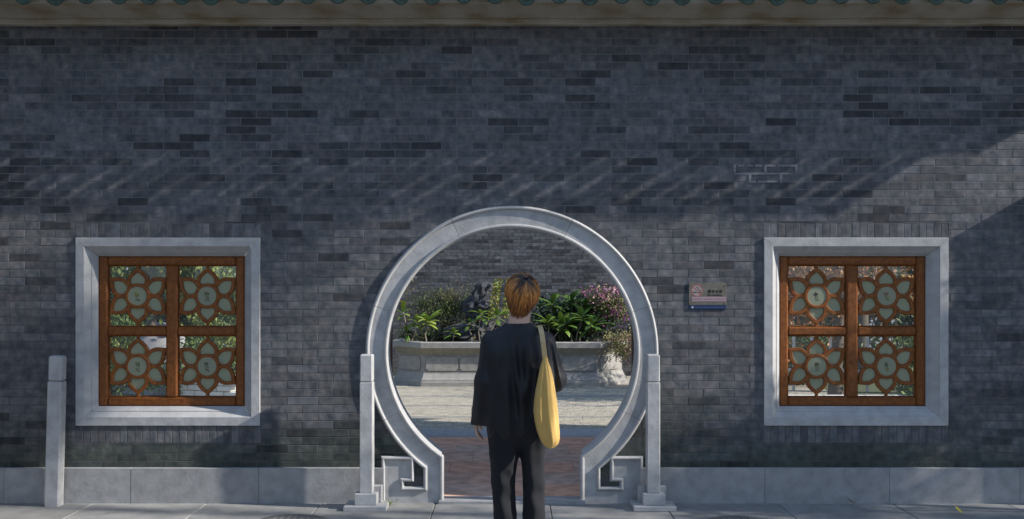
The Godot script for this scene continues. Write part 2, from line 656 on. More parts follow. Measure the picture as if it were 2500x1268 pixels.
	stuff(obj("outer_bricks", rest, M.brick, wall))
	# raised lime pointing round three bricks beside the right window
	var ridge := MB.new()
	ridge.col = Color(0.30, 0.30, 0.32)
	for q in [[1.8, 2.635 - 0.0639 * 0.5], [2.047, 2.635 - 0.0639 * 0.5], [1.923, 2.571 - 0.0639 * 0.5]]:
		var k := roundi((3.720 - q[1]) / pitch)
		var yy := 3.720 - pitch * k
		var off := -2.667 if (k - 1) % 2 == 0 else -2.667 + len / 2
		var xx := off + len * roundi((q[0] - off) / len)
		for e in [[xx, yy, xx + len, yy], [xx, yy + pitch, xx + len, yy + pitch], [xx, yy, xx, yy + pitch], [xx + len, yy, xx + len, yy + pitch]]:
			for g in 7:
				var a := Vector2(e[0], e[1]).lerp(Vector2(e[2], e[3]), g / 7.0)
				var b := Vector2(e[0], e[1]).lerp(Vector2(e[2], e[3]), (g + 1) / 7.0)
				var th := rnd(0.004, 0.011)
				var d := Vector2(th, th)
				if rng.randf() < 0.22:
					continue
				ridge.box(Vector3(minf(a.x, b.x) - d.x, minf(a.y, b.y) - d.y, -0.002), Vector3(maxf(a.x, b.x) + d.x, maxf(a.y, b.y) + d.y, rnd(0.0035, 0.007)))
	obj("lime_pointing", ridge, M.mortar, wall)


func clip_all(pieces: Array, hole: PackedVector2Array) -> Array:
	var out := []
	for p in pieces:
		for q in Geometry2D.clip_polygons(p, hole):
			if not Geometry2D.is_polygon_clockwise(q):
				out.append(q)
	return out


func build_plinth(house: Node3D) -> void:
	var plinth := part_node("plinth", house)
	var spans := []
	for x in [-5.3, -4.05, -3.04, -2.02]:
		spans.append([x, {-5.3: -4.05, -4.05: -3.04, -3.04: -2.02, -2.02: -1.02}[x]])
	for q in [[1.02, 2.015], [2.015, 3.01], [3.01, 4.05], [4.05, 5.3]]:
		spans.append(q)
	for q in spans:
		var b := MB.new()
		var k := rnd(0.72, 0.8)
		b.col = Color(k, k, k)
		b.box(Vector3(q[0] + 0.0007, -0.05, -0.02), Vector3(q[1] - 0.0007, 0.283 + rnd(-0.001, 0.001), 0.04 + rnd(-0.001, 0.001)), 0.003)
		obj("plinth_stone", b, M.stone, plinth)


# offset of an open chain towards one side
func inset(chain: Array, d: float, side: float) -> Array:
	var out := []
	for i in chain.size():
		var a: Vector2 = chain[i]
		var n1 := Vector2.ZERO
		var n2 := Vector2.ZERO
		if i > 0:
			var e: Vector2 = (a - chain[i - 1]).normalized()
			n1 = Vector2(-e.y, e.x) * side
		if i < chain.size() - 1:
			var e: Vector2 = (chain[i + 1] - a).normalized()
			n2 = Vector2(-e.y, e.x) * side
		if i == 0:
			n1 = n2
		if i == chain.size() - 1:
			n2 = n1
		out.append(a + (n1 + n2) / (1.0 + n1.dot(n2)) * d)
	return out


# a moulded stone between an inner and an outer chain (both running the same way)
func moulded(b: MB, inner: Array, outer: Array, mirror: bool) -> void:
	var pa := [[0.0, -0.405], [0.0, 0.008], [0.003, 0.020], [0.01, 0.027], [0.02, 0.028], [0.027, 0.022], [0.031, 0.013], [0.036, 0.008]]
	var pb := [[0.0, -0.02], [0.0, 0.010], [0.003, 0.020], [0.009, 0.027], [0.017, 0.028], [0.023, 0.022], [0.027, 0.013], [0.032, 0.008]]
	var sx := -1.0 if mirror else 1.0
	var field := PackedVector2Array()
	for job in [[inner, pa, -1.0], [outer, pb, 1.0]]:
		var rows := []
		for q in job[1]:
			var line := []
			for p in inset(job[0], q[0], job[2]):
				line.append(Vector3(p.x * sx, p.y, q[1]))
			rows.append(line)
		# faces one strip at a time, smooth along the chain where it curves
		for i in rows.size() - 1:
			for j in rows[i].size() - 1:
				var quad := [rows[i][j], rows[i][j + 1], rows[i + 1][j + 1], rows[i + 1][j]]
				if (mirror) != (job[2] < 0):
					quad.reverse()
				b.quad(quad[0], quad[1], quad[2], quad[3])
		var last: Array = inset(job[0], job[1][-1][0], job[2])
		if job[2] > 0:
			last.reverse()
		for p in last:
			field.append(Vector2(p.x * sx, p.y))
	var t := Geometry2D.triangulate_polygon(field)
	for i in range(0, t.size(), 3):
		var a := field[t[i]]
		var c := field[t[i + 1]]
		var d := field[t[i + 2]]
		if (c - a).cross(d - a) < 0:
			var s := c
			c = d
			d = s
		b.tri(Vector3(a.x, a.y, 0.008), Vector3(c.x, c.y, 0.008), Vector3(d.x, d.y, 0.008))
	# joint faces at both ends
	for e in [0, -1]:
		var p: Vector2 = inner[e]
		var q: Vector2 = outer[e]
		b.quad(Vector3(p.x * sx, p.y, -0.40), Vector3(q.x * sx, q.y, -0.02), Vector3(q.x * sx, q.y, 0.007), Vector3(p.x * sx, p.y, 0.007))


func arc(r: float, a0: float, a1: float, steps: int) -> Array:
	var out := []
	for i in steps + 1:
		var a := lerpf(a0, a1, float(i) / steps)
		out.append(Vector2(sin(a) * r, GATE_Y + cos(a) * r))   # angle from the top, clockwise
	return out


func build_gate(house: Node3D) -> void:
	var gate := part_node("moon_gate", house)
	var gap := 0.0012
	var cuts := [-118.0, -71.5, -24.5, 24.5, 71.5, 118.0]
	for i in 5:
		var b := MB.new()
		var k := rnd(0.92, 1.0)
		b.col = Color(k, k, k)
		moulded(b, arc(R_IN, deg_to_rad(cuts[i]) + gap, deg_to_rad(cuts[i + 1]) - gap, 26), arc(R_OUT, deg_to_rad(cuts[i]) + gap, deg_to_rad(cuts[i + 1]) - gap, 26), false)
		obj("ring_stone", b, M.stone, gate)
	var end_in := PI - asin(0.58 / R_IN)
	var end_out := PI - asin(0.6775 / R_OUT)
	for side in 2:
		var inner := arc(R_IN, deg_to_rad(118.0) + gap, end_in, 16)
		inner.append(Vector2(0.58, -0.01))
		var outer := arc(R_OUT, deg_to_rad(118.0) + gap, end_out, 16)
		for p in [[0.6775, 0.098], [0.8925, 0.098], [0.8925, 0.199], [0.814, 0.199], [0.814, 0.342], [1.016, 0.342], [1.016, -0.01]]:
			outer.append(Vector2(p[0], p[1]))
		var b := MB.new()
		b.col = Color(0.95, 0.95, 0.95)
		moulded(b, inner, outer, side == 0)
		obj("scroll_stone", b, M.stone, gate)
	var sill := MB.new()
	sill.col = Color(0.75, 0.75, 0.76)
	sill.box(Vector3(-0.585, -0.03, -0.12), Vector3(0.585, 0.026, 0.07), 0.004)
	obj("threshold_stone", sill, M.stone, gate)


# ------------------------------------------------------------------ lattice windows
func smooth_closed(p: Array, sub := 4, corners := []) -> Array:
	var out := []
	var n := p.size()
	for i in n:
		var a: Vector2 = p[i]
		var b: Vector2 = p[(i + 1) % n]
		var pre: Vector2 = a - (b - a) if i in corners else p[(i + n - 1) % n]
		var post: Vector2 = b + (b - a) if (i + 1) % n in corners else p[(i + 2) % n]
		for k in sub:
			out.append(a.cubic_interpolate(b, pre, post, float(k) / sub))
	return out


func offset_closed(p: Array, d: float) -> Array:
	var out := []
	var n := p.size()
	for i in n:
		var e1: Vector2 = (p[i] - p[(i + n - 1) % n]).normalized()
		var e2: Vector2 = (p[(i + 1) % n] - p[i]).normalized()
		var n1 := Vector2(e1.y, -e1.x)
		var n2 := Vector2(e2.y, -e2.x)
		out.append(p[i] + (n1 + n2) / maxf(1.0 + n1.dot(n2), 0.55) * d)
	return out


# wooden band round a closed outline (counter-clockwise), with rounded front
func band(b: MB, p: Array, w: float, z0: float, z1: float) -> void:
	var rows := []
	for q in [[0.0, z0], [0.0, z1 - 0.004], [0.004, z1], [w - 0.004, z1], [w, z1 - 0.004], [w, z0]]:
		var line := []
		for r in offset_closed(p, q[0]):
			line.append(Vector3(r.x, r.y, q[1]))
		rows.append(line)
	for i in rows.size() - 1:
		for j in rows[i].size():
			var k: int = (j + 1) % rows[i].size()
			b.quad(rows[i][j], rows[i + 1][j], rows[i + 1][k], rows[i][k])
	for j in rows[0].size():
		var k: int = (j + 1) % rows[0].size()
		b.quad(rows[5][j], rows[0][j], rows[0][k], rows[5][k])


func flower_outlines() -> Array:
	var s := 1.0 / 752.0
	var top := [Vector2(0, 146), Vector2(-26, 124), Vector2(-42, 102), Vector2(-42, 76), Vector2(-20, 72), Vector2(0, 71), Vector2(20, 72), Vector2(42, 76), Vector2(42, 102), Vector2(26, 124)]
	var side := [Vector2(148, 90), Vector2(112, 92), Vector2(84, 80), Vector2(62, 54), Vector2(76, 22), Vector2(104, 10), Vector2(130, 26), Vector2(144, 56)]
	var out := []
	var make := func(p: Array, fx: float, fy: float, corners: Array) -> Array:
		var q := smooth_closed(p, 4, corners)
		q = q.map(func(a): return Vector2(a.x * fx, a.y * fy) * s)
		if Geometry2D.is_polygon_clockwise(PackedVector2Array(q)):
			q.reverse()
		return q
	for fy in [1.0, -1.0]:
		out.append(make.call(top, 1.0, fy, [0, 3, 7]))
		for fx in [1.0, -1.0]:
			out.append(make.call(side, fx, fy, [0, 3]))
	return out


func print_tex(sd: int) -> ImageTexture:
	var im := Image.create_empty(96, 96, false, Image.FORMAT_RGBA8)
	im.fill(Color(0.66, 0.68, 0.58))
	var r := RandomNumberGenerator.new()
	r.seed = 900 + sd
	var leafy := [Color(0.42, 0.47, 0.3), Color(0.36, 0.39, 0.36), Color(0.55, 0.57, 0.3), Color(0.3, 0.33, 0.32)]
	var bloom: Color = [Color(0.62, 0.66, 0.2), Color(0.46, 0.5, 0.32), Color(0.5, 0.53, 0.36), Color(0.42, 0.46, 0.34), Color(0.2, 0.22, 0.23), Color(0.66, 0.48, 0.42), Color(0.36, 0.38, 0.3), Color(0.4, 0.48, 0.35)][sd % 8]
	# a stem and leaves
	var p := Vector2(50, 74)
	for k in 34:
		p += Vector2(r.randf_range(-0.9, 0.7), -1.1)
		for dx in 2:
			im.set_pixelv(Vector2i(int(p.x) + dx, int(p.y)), leafy[1])
		if k % 4 == 0:
			var a := r.randf_range(-0.6, 0.6) + (0.0 if k % 8 == 0 else PI)
			var c: Color = leafy[r.randi() % 4]
			for t in 12:
				var w := 3.0 * sin(PI * t / 12.0)
				for q in range(-int(w), int(w) + 1):
					var at := p + Vector2(cos(a), sin(a) * 0.8 - 0.1) * t + Vector2(-sin(a), cos(a)) * q
					im.set_pixelv(Vector2i(clampi(int(at.x), 0, 95), clampi(int(at.y), 0, 95)), c)
	for k in 6:
		var at := p + Vector2(r.randf_range(-9, 9), r.randf_range(-6, 7))
		for y in range(-5, 6):
			for x in range(-5, 6):
				if Vector2(x, y).length() < 4.5 + r.randf() * 0.8:
					im.set_pixelv(Vector2i(clampi(int(at.x) + x, 0, 95), clampi(int(at.y) + y, 0, 95)), bloom.lerp(leafy[1], r.randf() * 0.4))
	return ImageTexture.create_from_image(im)


func build_windows(house: Node3D) -> void:
	var outlines := flower_outlines()
	# shared shapes
	var stone := []
	var prof := [[0.0, -0.02], [0.0, 0.010], [0.003, 0.015], [0.068, 0.016], [0.072, 0.013], [0.074, 0.007], [0.108, -0.033], [0.112, -0.031], [0.118, -0.036], [0.146, -0.080], [0.146, -0.16]]
	var hw := 0.738
	var hh := 0.7525
	for k in 4:
		var b := MB.new()
		var kk: float = [1.0, 0.96, 0.93, 0.98][k]
		b.col = Color(kk, kk, kk)
		var cs := [Vector2(-hw, -hh), Vector2(hw, -hh), Vector2(hw, hh), Vector2(-hw, hh)]
		var a: Vector2 = cs[k]
		var c: Vector2 = cs[(k + 1) % 4]
		for i in prof.size() - 1:
			var p0: float = prof[i][0]
			var p1: float = prof[i + 1][0]
			var z0: float = prof[i][1]
			var z1: float = prof[i + 1][1]
			var ia := Vector2(signf(-a.x), signf(-a.y))
			var ic := Vector2(signf(-c.x), signf(-c.y))
			var g := (c - a).normalized() * 0.0008
			b.quad(v3(a + ia * p0 + g, z0), v3(c + ic * p0 - g, z0), v3(c + ic * p1 - g, z1), v3(a + ia * p1 + g, z1))
		stone.append(b.commit())
	var fl := MB.new()
	for i in outlines.size():
		band(fl, outlines[i], 0.030, -0.084 - i * 0.0004, -0.063 + i * 0.0008)
	var ring := []
	for i in 40:
		ring.append(Vector2(cos(TAU * i / 40), sin(TAU * i / 40)) * 0.076)
	band(fl, ring, 0.025, -0.0865, -0.0535)
	# little webs that tie the side petals to the bars
	for fx in [-1.0, 1.0]:
		for fy in [-1.0, 1.0]:
			fl.box(Vector3(fx * 0.222 - 0.016, fy * 0.128 - 0.012, -0.084), Vector3(fx * 0.222 + 0.016, fy * 0.128 + 0.012, -0.065), 0.003)
	for fy in [-1.0, 1.0]:
		fl.box(Vector3(-0.013, fy * 0.240 - 0.012, -0.084), Vector3(0.013, fy * 0.240 + 0.012, -0.0655), 0.003)
	var flower := fl.commit()
	var petals := []
	for o in outlines:
		var b := MB.new()
		b.prism(PackedVector2Array(offset_closed(o, 0.004)), -0.080, -0.074)
		petals.append(b.commit())
	for w in 2:
		var cx := -WIN_X if w == 0 else WIN_X
		var win := part_node("window", house, Vector3(cx, WIN_Y, 0))
		var back := -0.036
		for s in stone:
			put("stone_frame", s, M.stone, win)
		var zf := -0.041
		var zb := -0.112
		var bars := [
			["frame", Vector3(-0.5925, -0.607, zb), Vector3(-0.5195, 0.607, zf)], ["frame", Vector3(0.5195, -0.607, zb), Vector3(0.5925, 0.607, zf)],
			["frame", Vector3(-0.519, 0.535, zb), Vector3(0.519, 0.6065, zf - 0.002)], ["frame", Vector3(-0.519, -0.6065, zb), Vector3(0.519, -0.535, zf - 0.002)],
			["mullion", Vector3(-0.0455, -0.5345, zb), Vector3(0.0455, 0.5345, zf - 0.001)],
			["transom", Vector3(-0.519, -0.035, zb), Vector3(-0.046, 0.035, zf - 0.003)], ["transom", Vector3(0.046, -0.035, zb), Vector3(0.519, 0.035, zf - 0.003)],
		]
		for q in bars:
			var b := MB.new()
			var k := rnd(0.85, 1.0)
			b.col = Color(k, k, k)
			b.box(q[1], q[2], 0.012)
			obj(q[0], b, M.wood, win).position.z = back
		# glazing beads along each pane
		var idx := 0
		for py in [1.0, -1.0]:
			for px in [-1.0, 1.0]:
				var at := Vector3(px * 0.2825, py * 0.285, back)
				var bead := MB.new()
				bead.col = Color(0.8, 0.8, 0.8)
				for e in [[-0.237, -0.25, -0.228, 0.25], [0.228, -0.25, 0.237, 0.25], [-0.2278, 0.241, 0.2278, 0.25], [-0.2278, -0.25, 0.2278, -0.241]]:
					bead.box(Vector3(e[0], e[1], -0.09), Vector3(e[2], e[3], -0.07), 0.003)
				put("glazing_bead", bead.commit(), M.wood, win, at)
				put("flower_lattice", flower, M.wood, win, at)
				for o in petals:
					put("petal_pane", o, M.frost, win, at)
				var disc := MeshInstance3D.new()
				var cyl := MB.new()
				var last := Vector3(0.077, 0, -0.0575)
				for i in range(1, 41):
					var p := Vector3(cos(TAU * i / 40) * 0.077, sin(TAU * i / 40) * 0.077, -0.0575)
					cyl.tri(Vector3(0, 0, -0.0575), last, p)
					last = p
				for i in cyl.uv.size():
					cyl.uv[i] = Vector2(0.5 + cyl.v[i].x / 0.155, 0.5 - cyl.v[i].y / 0.155)
				var pm := mat("printed frosted disc", lin(0.62, 0.62, 0.62), 0.5)
				pm.albedo_texture = print_tex(w * 4 + idx)
				pm.backlight_enabled = true
				pm.backlight = Color(0.5, 0.5, 0.5)
				disc.free()
				put("printed_disc", cyl.commit(), pm, win, at)
				var gl := MB.new()
				gl.quad(Vector3(-0.232, -0.246, -0.088), Vector3(0.232, -0.246, -0.088), Vector3(0.232, 0.246, -0.088), Vector3(-0.232, 0.246, -0.088))
				put("clear_pane", gl.commit(), M.glass, win, at)
				idx += 1


func v3(p: Vector2, z: float) -> Vector3:
	return Vector3(p.x, p.y, z)


# ------------------------------------------------------------------ eaves and roof
func build_roof(house: Node3D) -> void:
	var cor := MB.new()
	var prof := [[0.0, 3.815], [0.066, 3.815], [0.074, 3.822], [0.076, 3.850], [0.07, 3.862], [0.08, 3.868], [0.12, 3.872], [0.24, 3.884], [0.33, 3.897], [0.355, 3.899], [0.36, 3.905], [0.36, 3.955], [-0.1, 3.99]]
	var x := -5.42
	while x < 5.42:
		var x1 := x + 0.271
		for i in prof.size() - 1:
			var w0 := sin(x * 7.0) * 0.002 + sin(x * 17.0 + 1.0) * 0.0012
			var w1 := sin(x1 * 7.0) * 0.002 + sin(x1 * 17.0 + 1.0) * 0.0012
			cor.quad(Vector3(x, prof[i][1] + w0, prof[i][0]), Vector3(x1, prof[i][1] + w1, prof[i][0]), Vector3(x1, prof[i + 1][1] + w1, prof[i + 1][0]), Vector3(x, prof[i + 1][1] + w0, prof[i + 1][0]))
		x = x1
	obj("cornice", cor, M.plaster, house)
	var roof := part_node("roof", house)
	var deck := MB.new()
	deck.col = Color(0.6, 0.6, 0.6)
	var sec := PackedVector2Array([Vector2(0.375, 3.945), Vector2(0.375, 3.975), Vector2(-1.75, 4.83), Vector2(-3.95, 3.72), Vector2(-3.95, 3.62), Vector2(-1.75, 4.72), Vector2(-0.1, 4.0)])
	var sect := MB.new()
	sect.col = Color(0.6, 0.6, 0.6)
	sect.prism(sec, -5.44, 5.44)
	for i in sect.v.size():
		var p := sect.v[i]
		var q := sect.n[i]
		sect.v[i] = Vector3(-p.z, p.y, p.x)
		sect.n[i] = Vector3(-q.z, q.y, q.x)
	obj("roof_deck", sect, M.glaze, roof)
	var slope := Vector3(0, 0.865, -2.15).normalized()
	var up := Vector3(0, 2.15, 0.865).normalized()
	var tile := MB.new()
	barrel(tile, Vector3(0, 3.918, 0.505), slope, up, 0.42, 0.048, true)
	var tm := tile.commit()
	var pan := MB.new()
	var rows := []
	for k in 2:
		var line := PackedVector3Array()
		for j in 7:
			var a := lerpf(-1.0, 1.0, j / 6.0)
			line.append(Vector3(a * 0.065, 3.972 + a * a * 0.02, 0.43) + slope * k * 0.36)
		rows.append(line)
	pan.grid(rows)
	# drip lip hanging from the pan
	var lip := PackedVector2Array([Vector2(-0.062, 3.975), Vector2(-0.045, 3.960), Vector2(0, 3.952), Vector2(0.045, 3.960), Vector2(0.062, 3.975)])
	pan.prism(lip, 0.414, 0.426)
	var pm := pan.commit()
	var n := 46
	var later := MB.new()
	for i in n:
		var tx := -5.33 + i * 0.2365
		var t := put("roof_tile", tm, M.glaze, roof, Vector3(tx + rnd(-0.006, 0.006), rnd(-0.006, 0.006), rnd(-0.022, 0.018)))
		t.rotation.y = rnd(-0.012, 0.012)
		t.position -= Vector3(0, 0, 0)
		if i < n - 1:
			put("pan_tile", pm, M.glaze, roof, Vector3(tx + 0.118, 0, 0))
		barrel(later, Vector3(tx, 3.928, 0.455) + slope * 0.36, slope, up, 2.02, 0.07, false)
	for i in n:
		var tx := -5.33 + i * 0.2365
		barrel(later, Vector3(tx, 4.86, -1.78), Vector3(0, -1.11, -2.2).normalized(), Vector3(0, 2.2, -1.11).normalized(), 2.4, 0.07, false)
	stuff(obj("upper_tiles", later, M.glaze, roof))
	var ridge := MB.new()
	ridge.box(Vector3(-5.45, 4.78, -1.9), Vector3(5.45, 5.05, -1.62), 0.03)
	obj("ridge", ridge, M.glaze, roof)


func barrel(b: MB, at: Vector3, along: Vector3, up: Vector3, l: float, r: float, disc: bool) -> void:
	var rows := []
	var count := 12
	for k in 2:
		var line := PackedVector3Array()
		for j in count + 1:
			var a := TAU * j / count
			line.append(at + along * l * k + (Vector3.RIGHT * cos(a) + up * sin(a)) * r)
		rows.append(line)
	b.grid(rows)
	if not disc:
		return
	# moulded round end: a raised rim and a boss
	var ringed := []
	for q in [[r + 0.001, -0.03], [r + 0.020, -0.006], [r + 0.022, 0.008], [r + 0.012, 0.012], [r + 0.002, 0.004], [0.034, 0.003], [0.026, 0.010], [0.0005, 0.014]]:
		var line := PackedVector3Array()
		for j in 20:
			var a := TAU * j / 20
			line.append(at - along * q[1] + (Vector3.RIGHT * cos(a) + up * sin(a)) * q[0])
		ringed.append(line)
	b.grid(ringed, true, true)


# ------------------------------------------------------------------ corridor behind the wall
func build_corridor(house: Node3D) -> void:
	for sx in [-1.0, 1.0]:
		for q in [1.46, 4.9]:
			var b := MB.new()
			var rows := []
			for k in 6:
				var line := PackedVector3Array()
				for j in 16:
					var a := TAU * j / 16
					line.append(Vector3(sx * q + cos(a) * 0.085, 0.16 + k * 0.7, -3.5 - sin(a) * 0.085))
				rows.append(line)
			b.grid(rows, true)
			var c := obj("column", b, M.column, house)
			var base := MB.new()
			base.tube([Vector3(sx * q, -0.02, -3.5), Vector3(sx * q, 0.03, -3.5), Vector3(sx * q, 0.09, -3.5), Vector3(sx * q, 0.16, -3.5)], [0.15, 0.16, 0.165, 0.115], 20)
			obj("column_base", base, M.old_stone, c)
	var beam := MB.new()
	beam.box(Vector3(-5.3, 3.40, -3.6), Vector3(5.3, 3.62, -3.4), 0.01)
	obj("beam", beam, M.column, house)
	var ceil := MB.new()
	ceil.box(Vector3(-5.3, 3.66, -3.9), Vector3(5.3, 3.70, -0.405))
	obj("ceiling", ceil, M.plaster, house)
	for sx in [1.0]:
		var b := MB.new()
		b.col = Color(0.13, 0.13, 0.14)
		b.box(Vector3(sx * 5.15 - 0.15, 0, -3.7), Vector3(sx * 5.15 + 0.15, 3.655, -0.405))
		obj("end_wall", b, M.mortar, house)
	# brick buttress at the right end
	var but := part_node("buttress", house)
	var core := MB.new()
	core.col = Color(0.2, 0.2, 0.21)
	core.box(Vector3(4.36, 0, 0.003), Vector3(4.96, 2.5, 0.150))
	obj("buttress_core", core, M.mortar, but)
	for k in 35:
		for i in 3:
			var b := MB.new()
			b.col = tones[clampi(int(rnd(1, 9)), 0, 11)]
			brick_shape(b, 4.36 + i * 0.2 + 0.0025 + (0.0 if k % 2 == 0 else 0.0), 0.285 + k * 0.0633, 0.195, 0.058, 0.153, 0.14)
			obj("brick", b, M.brick, but)
	var cap := MB.new()
	cap.box(Vector3(4.35, 2.503, 0.004), Vector3(4.98, 2.59, 0.162), 0.004)
	obj("cap_stone", cap, M.stone, but)


# ------------------------------------------------------------------ ground
func build_ground() -> void:
	var g := MB.new()
	var s := 160.0
	var N := 16
	g.quad(Vector3(-s, -0.03, s), Vector3(s, -0.03, s), Vector3(s, -0.03, -s), Vector3(-s, -0.03, -s))
	var go := obj("ground", g, M.ground)
	struct(go)
	go.set_meta("label", "grey ground beyond the pavement and round the garden")
	# pale pavement along the wall
	var pave := Node3D.new()
	pave.name = "pavement"
	add_child(pave)
	struct(pave)
	pave.set_meta("label", "pale stone slab pavement in front of the brick wall")
	var bed := MB.new()
	bed.col = Color(0.3, 0.3, 0.3)
	bed.quad(Vector3(-9, -0.012, 3.2), Vector3(9, -0.012, 3.2), Vector3(9, -0.012, -0.3), Vector3(-9, -0.012, -0.3))
	obj("joint_bed", bed, M.ground, pave)
	for r in 4:
		var z0 := 0.0 + r * 0.78
		var x := -8.8 + (0.37 if r % 2 else 0.0)
		while x < 8.8:
			var b := MB.new()
			var k := rnd(0.86, 1.0)
			b.col = Color(k, k, k)
			b.box(Vector3(x + 0.003, -0.04, z0 + 0.003), Vector3(x + 0.907, rnd(-0.0015, 0.0015), z0 + 0.777), 0.004)
			obj("paving_slab", b, M.paving, pave)
			x += 0.91
	# red tile floor of the corridor
	var fl := Node3D.new()
	fl.name = "corridor_floor"
	add_child(fl)
	struct(fl)
	fl.set_meta("label", "worn red clay tile floor just behind the moon gate")
	var shades := [Color(0.90, 0.54, 0.41), Color(0.86, 0.55, 0.43), Color(0.82, 0.55, 0.44), Color(0.96, 0.53, 0.37), Color(0.80, 0.56, 0.46)]
	for r in 6:
		for i in range(-9, 9):
			var z1 := -0.125 - r * 0.545
			var z0 := z1 - 0.545
			var x0 := i * 0.59 + (0.2 if r % 2 else 0.0)
			if r == 0 and (x0 < -1.3 or x0 > 0.8):
				continue
			if x0 > 4.5:
				continue
			var b := MB.new()
			b.col = shades[rng.randi() % 5] if r < 5 and rng.randf() < 0.85 else shades[3]
			b.box(Vector3(x0 + 0.004, -0.03, z0 + 0.004), Vector3(x0 + 0.586, 0.012 + rnd(-0.0008, 0.0008), z1 - 0.004), 0.002)
			obj("floor_tile", b, M.red_tile, fl)
	var bed2 := MB.new()
	bed2.col = Color(0.7, 0.5, 0.4)
	bed2.quad(Vector3(-5.1, 0.009, -0.13), Vector3(5.1, 0.009, -0.13), Vector3(5.1, 0.009, -3.42), Vector3(-5.1, 0.009, -3.42))
	obj("tile_joint", bed2, M.mortar, fl)
	# grey kerb step
	var kerb := Node3D.new()
	kerb.name = "kerb"
	add_child(kerb)
	struct(kerb)
	kerb.set_meta("label", "grey stone kerb between red tile floor and courtyard")
	for i in 8:
		var b := MB.new()
		var k := rnd(0.8, 0.95)
		b.col = Color(k, k, k * 1.03)
		b.box(Vector3(-5.2 + i * 1.3 + 0.003, -0.1, -4.05), Vector3(-5.2 + (i + 1) * 1.3 - 0.003, 0.014, -3.402), 0.006)
		obj("kerb_stone", b, M.stone, kerb)
	# courtyard setts
	var yard := Node3D.new()
	yard.name = "courtyard_paving"
	add_child(yard)
	struct(yard)
	yard.set_meta("label", "sunlit tan courtyard paving in front of the planter")
	var bed3 := MB.new()
	bed3.col = Color(0.4, 0.37, 0.31)
	bed3.quad(Vector3(-9, -0.014, -4.05), Vector3(9, -0.014, -4.05), Vector3(9, -0.014, -14), Vector3(-9, -0.014, -14))
	obj("sand_bed", bed3, M.sett, yard)
	var sm := MB.new()
	sm.box(Vector3(-0.5, -0.03, -0.5), Vector3(0.5, 0.0, 0.5), 0.006)
	var xf := []
	var cols := []
	var z := -4.06
	var r := 0
	while z > -11.3:
		var d := 0.085
		if r % 14 == 13:
			d = 0.16
		var x := -5.2 + rnd(0, 0.1)
		while x < 5.2:
			var w := rnd(0.09, 0.15) if d < 0.1 else rnd(0.4, 0.6)
			xf.append(Transform3D(Basis.from_scale(Vector3(w - 0.005, 1.0, d - 0.005)), Vector3(x + w / 2, rnd(-0.003, 0.0), z - d / 2)))
			var k := rnd(0.43, 0.51)
			cols.append(Color(k * 1.06, k * 0.97, k * 0.79) if d < 0.1 else Color(0.32, 0.31, 0.28))
			x += w
		z -= d
		r += 1
	stuff(many("sett", sm.commit(), M.sett, xf, cols, yard))


# ------------------------------------------------------------------ stone posts
func build_posts() -> void:
	var where := [[-1.133, "stone post on a stepped base at the left edge of the moon gate"], [1.10, "stone post on a stepped base at the right edge of the moon gate"]]
	for q in where:
		var t := thing("stone_post", q[1], "stone post", Vector3(q[0], 0, 0.2), "stone posts beside the gate")
		var b := MB.new()
		b.box(Vector3(-0.165, 0.0, -0.12), Vector3(0.165, 0.036, 0.125), 0.003)
		obj("base_slab", b, M.stone, t)
		b = MB.new()
		b.box(Vector3(-0.086, 0.0365, -0.03), Vector3(0.086, 0.125, 0.075), 0.004)
		obj("base_block", b, M.stone, t)
		b = MB.new()
		b.box(Vector3(0.092 if q[0] < 0 else -0.05, 0.0365, -0.10), Vector3(0.11 if q[0] < 0 else 0.108, 0.165, -0.034), 0.003)
		b.box(Vector3(-0.108 if q[0] > 0 else -0.06, 0.0365, -0.10), Vector3(-0.052 if q[0] > 0 else 0.0915, 0.165, -0.034), 0.003)
		obj("back_block", b, M.stone, t)
		b = MB.new()
		b.box(Vector3(-0.05, 0.1255, -0.06), Vector3(0.05, 0.985, 0.05), 0.005)
		obj("shaft", b, M.stone, t)
		b = MB.new()
		b.box(Vector3(-0.0485, 0.988, -0.0585), Vector3(0.0485, 1.20, 0.0485), 0.008)
		obj("cap_block", b, M.stone, t)
	var t := thing("stone_post", "plain stone bollard post standing alone left of the left window, leaning slightly", "stone post", Vector3(-3.615, 0, 0.12), "")
	t.rotation.z = deg_to_rad(-1.5)
	var b := MB.new()
	b.box(Vector3(-0.056, -0.03, -0.05), Vector3(0.056, 0.985, 0.05), 0.008)
	obj("shaft", b, M.stone, t)
	b = MB.new()
	b.box(Vector3(-0.054, 0.988, -0.048), Vector3(0.054, 1.185, 0.048), 0.012)
	obj("cap_block", b, M.stone, t)


